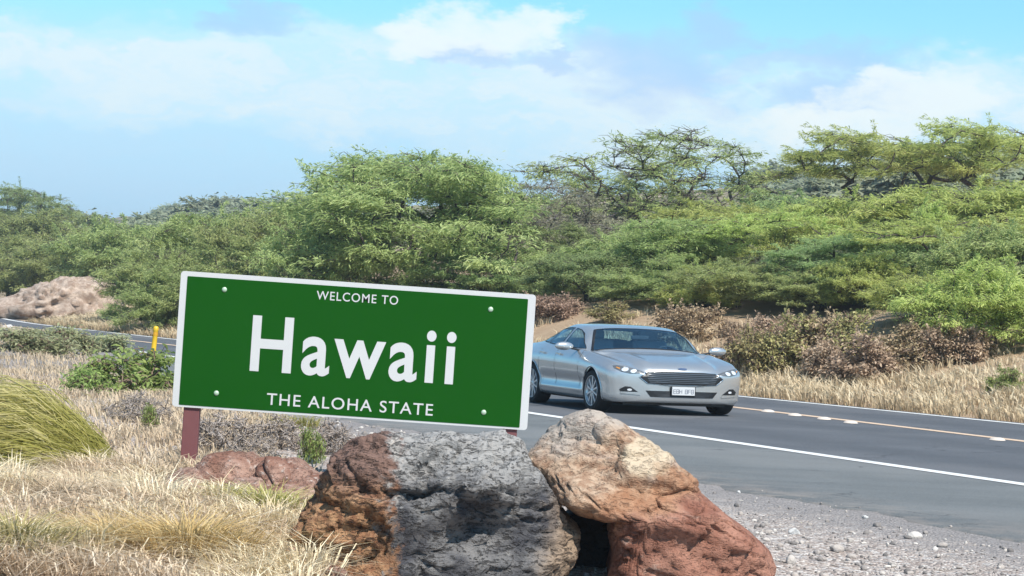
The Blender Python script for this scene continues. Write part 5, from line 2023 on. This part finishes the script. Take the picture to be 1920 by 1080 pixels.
M['twig_pale'] = bark_mat('pale_twigs', (0.30, 0.25, 0.22), (0.55, 0.49, 0.45))
for i, (px, top, w, base, lab) in enumerate([
    (430, 775, 150, 842, 'pale grey twiggy brush right of the left sign post'),
    (520, 790, 130, 838, 'pale grey twiggy brush below the lettering of the sign'),
    (610, 805, 120, 850, 'pale grey twiggy brush left above the pitted boulder'),
    (470, 815, 120, 872, 'low pale brush behind the mauve slabs'),
    (265, 735, 110, 790, 'pale dry brush left of the left sign post'),
]):
    place_tree('dead_brush', P_BRUSH, 'straw_pale', 'twig_pale', px, top, w, ground_hit(px, base), lab, 'brush', 'dead brush around the sign', crown='foliage', stem='stem', rz=i * 1.1)

# ------------------------------------------------------------------ stones
def stone_mesh(seed, sub=2):
    D, Fc = ICO[sub]
    rr = np.random.default_rng(seed)
    P = D * np.array([1.0, 0.8, 0.6])
    for _ in range(9):
        nrm = rr.normal(0, 1, 3)
        nrm /= np.linalg.norm(nrm)
        d = P @ nrm
        lim = rr.uniform(0.45, 0.75)
        P = P - np.outer(np.clip(d - lim, 0, None), nrm)
    return P, Fc


def gravel(name, xy, size, mat, seed, label):
    rr = np.random.default_rng(seed)
    protos = [stone_mesh(seed + i, 2) for i in range(5)]
    z = np.maximum(terrain(xy[:, 0], xy[:, 1]), np.where((DN[0] * xy[:, 0] + DN[1] * xy[:, 1]) > 10.25, 0.010, -1))
    Vs, Fs, Ts, base = [], [], [], 0
    for i in range(len(xy)):
        P, Fc = protos[i % 5]
        a = rr.uniform(0, 6.28)
        ca, sa = math.cos(a), math.sin(a)
        Q = P * size[i] * (1 + 0.5 * rr.uniform(-1, 1, 3))
        Q = np.stack([Q[:, 0] * ca - Q[:, 1] * sa, Q[:, 0] * sa + Q[:, 1] * ca, Q[:, 2]], 1) + np.array([xy[i, 0], xy[i, 1], z[i] + size[i] * 0.25])
        Vs.append(Q)
        Fs.append(Fc + base)
        Ts.append(np.full(len(Q), rr.uniform(0, 1)))
        base += len(Q)
    me = mesh_np(name, np.concatenate(Vs), np.concatenate(Fs))
    add_attr(me, 'tint', np.concatenate(Ts))
    o = obj(name, me, M[mat])
    tag(o, label, None, None, 'stuff')


def gravel_mat():
    m, k = new_mat('gravel_stones')
    at = k.n('ShaderNodeAttribute', attribute_name='tint')
    tc = k.n('ShaderNodeTexCoord')
    n = k.noise(tc.outputs['Object'], 40, 4)
    c = k.ramp(at.outputs['Fac'], [(0.0, (0.10, 0.09, 0.09)), (0.35, (0.28, 0.25, 0.235)), (0.7, (0.48, 0.42, 0.375)), (1.0, (0.76, 0.71, 0.65))])
    c = k.mix(0.3, c, k.mix(n, (0.15, 0.13, 0.12), (0.6, 0.55, 0.5)))
    finish(k, c, 0.9, bump=n, bump_d=0.01)
    return m


M['gravel'] = gravel_mat()
rr = np.random.default_rng(12)
N = 15000
yy = rr.uniform(12.3, 24, N)
xx = rr.uniform(0, 1, N) ** 0.9 * 5.4 + 0.2
nn = DN[0] * xx + DN[1] * yy
keep = (nn < 10.55) & (rr.uniform(0, 1, N) < np.clip((10.3 - nn) / 2.6, 0.06, 1.0) * np.clip(0.65 + 1.3 * np.array([mnoise.noise((a * 1.1, b * 0.8, 2.0)) for a, b in zip(xx, yy)]), 0.1, 1))
sz = 0.006 + rr.gamma(1.1, 0.008, N)
gravel('gravel', np.stack([xx, yy], 1)[keep], np.clip(sz[keep], 0.008, 0.06), 'gravel', 3, 'loose pale and grey gravel between the boulders and the asphalt')
N = 2600
yy = rr.uniform(17, 36, N)
xx = rr.uniform(-3.4, 1.0, N)
nn = DN[0] * xx + DN[1] * yy
keep = (nn < shoulder_edge(DT[0] * xx + DT[1] * yy) - 0.1) & (xx > -0.14 * yy)
sz = 0.008 + rr.gamma(1.1, 0.010, N)
gravel('roadside_gravel', np.stack([xx, yy], 1)[keep], np.clip(sz[keep], 0.008, 0.07), 'gravel', 13, 'loose pale gravel on the ground below the sign')

for i, (px, py, w, lab) in enumerate([
    (14, 648, 26, 'white stone at the left edge below the far road'),
    (168, 660, 22, 'left one of the white stones in front of the weed patch'),
    (192, 660, 18, 'right one of the white stones in front of the weed patch'),
    (252, 866, 18, 'small pale stone at the right foot of the big grass tuft'),
    (1385, 925, 12, 'small white pebble at the asphalt edge nearest the red boulder'),
    (1622, 972, 14, 'small white pebble on the asphalt edge at the right'),
    (1490, 1000, 26, 'pale flat stone in the gravel right of the red boulder'),
]):
    P, Fc = stone_mesh(200 + i, 3)
    b = G(px, py)
    s = w / 2 / FPX * b.y
    me = mesh_np('stone', P * s, Fc)
    o = obj('stone', me, M['rock_white'])
    o.location = (b.x, b.y, tz(b.x, b.y) + s * 0.3)
    o.rotation_euler = (0, 0, i * 1.1)
    tag(o, lab, 'stone', 'pale stones on the ground')

# ------------------------------------------------------------------ air
def build_haze():
    bm = bmesh.new()
    x0, x1, y0, y1, z0, z1 = -620, 620, -60, 1260, -1.5, 34
    bmesh.ops.create_cube(bm, size=1.0)
    for v in bm.verts:
        v.co = (x0 if v.co.x < 0 else x1, y0 if v.co.y < 0 else y1, z0 if v.co.z < 0 else z1)
    m = bpy.data.materials.new('sea_haze')
    m.use_nodes = True
    k = NT(m.node_tree)
    out = k.n('ShaderNodeOutputMaterial')
    v = k.n('ShaderNodeVolumePrincipled')
    v.inputs['Color'].default_value = (0.86, 0.92, 1.0, 1)
    v.inputs['Density'].default_value = 0.0006
    v.inputs['Anisotropy'].default_value = 0.3
    k.l(v.outputs[0], out.inputs['Volume'])
    tag(bm_obj('haze', bm, m), None, None, None, 'stuff')


build_haze()
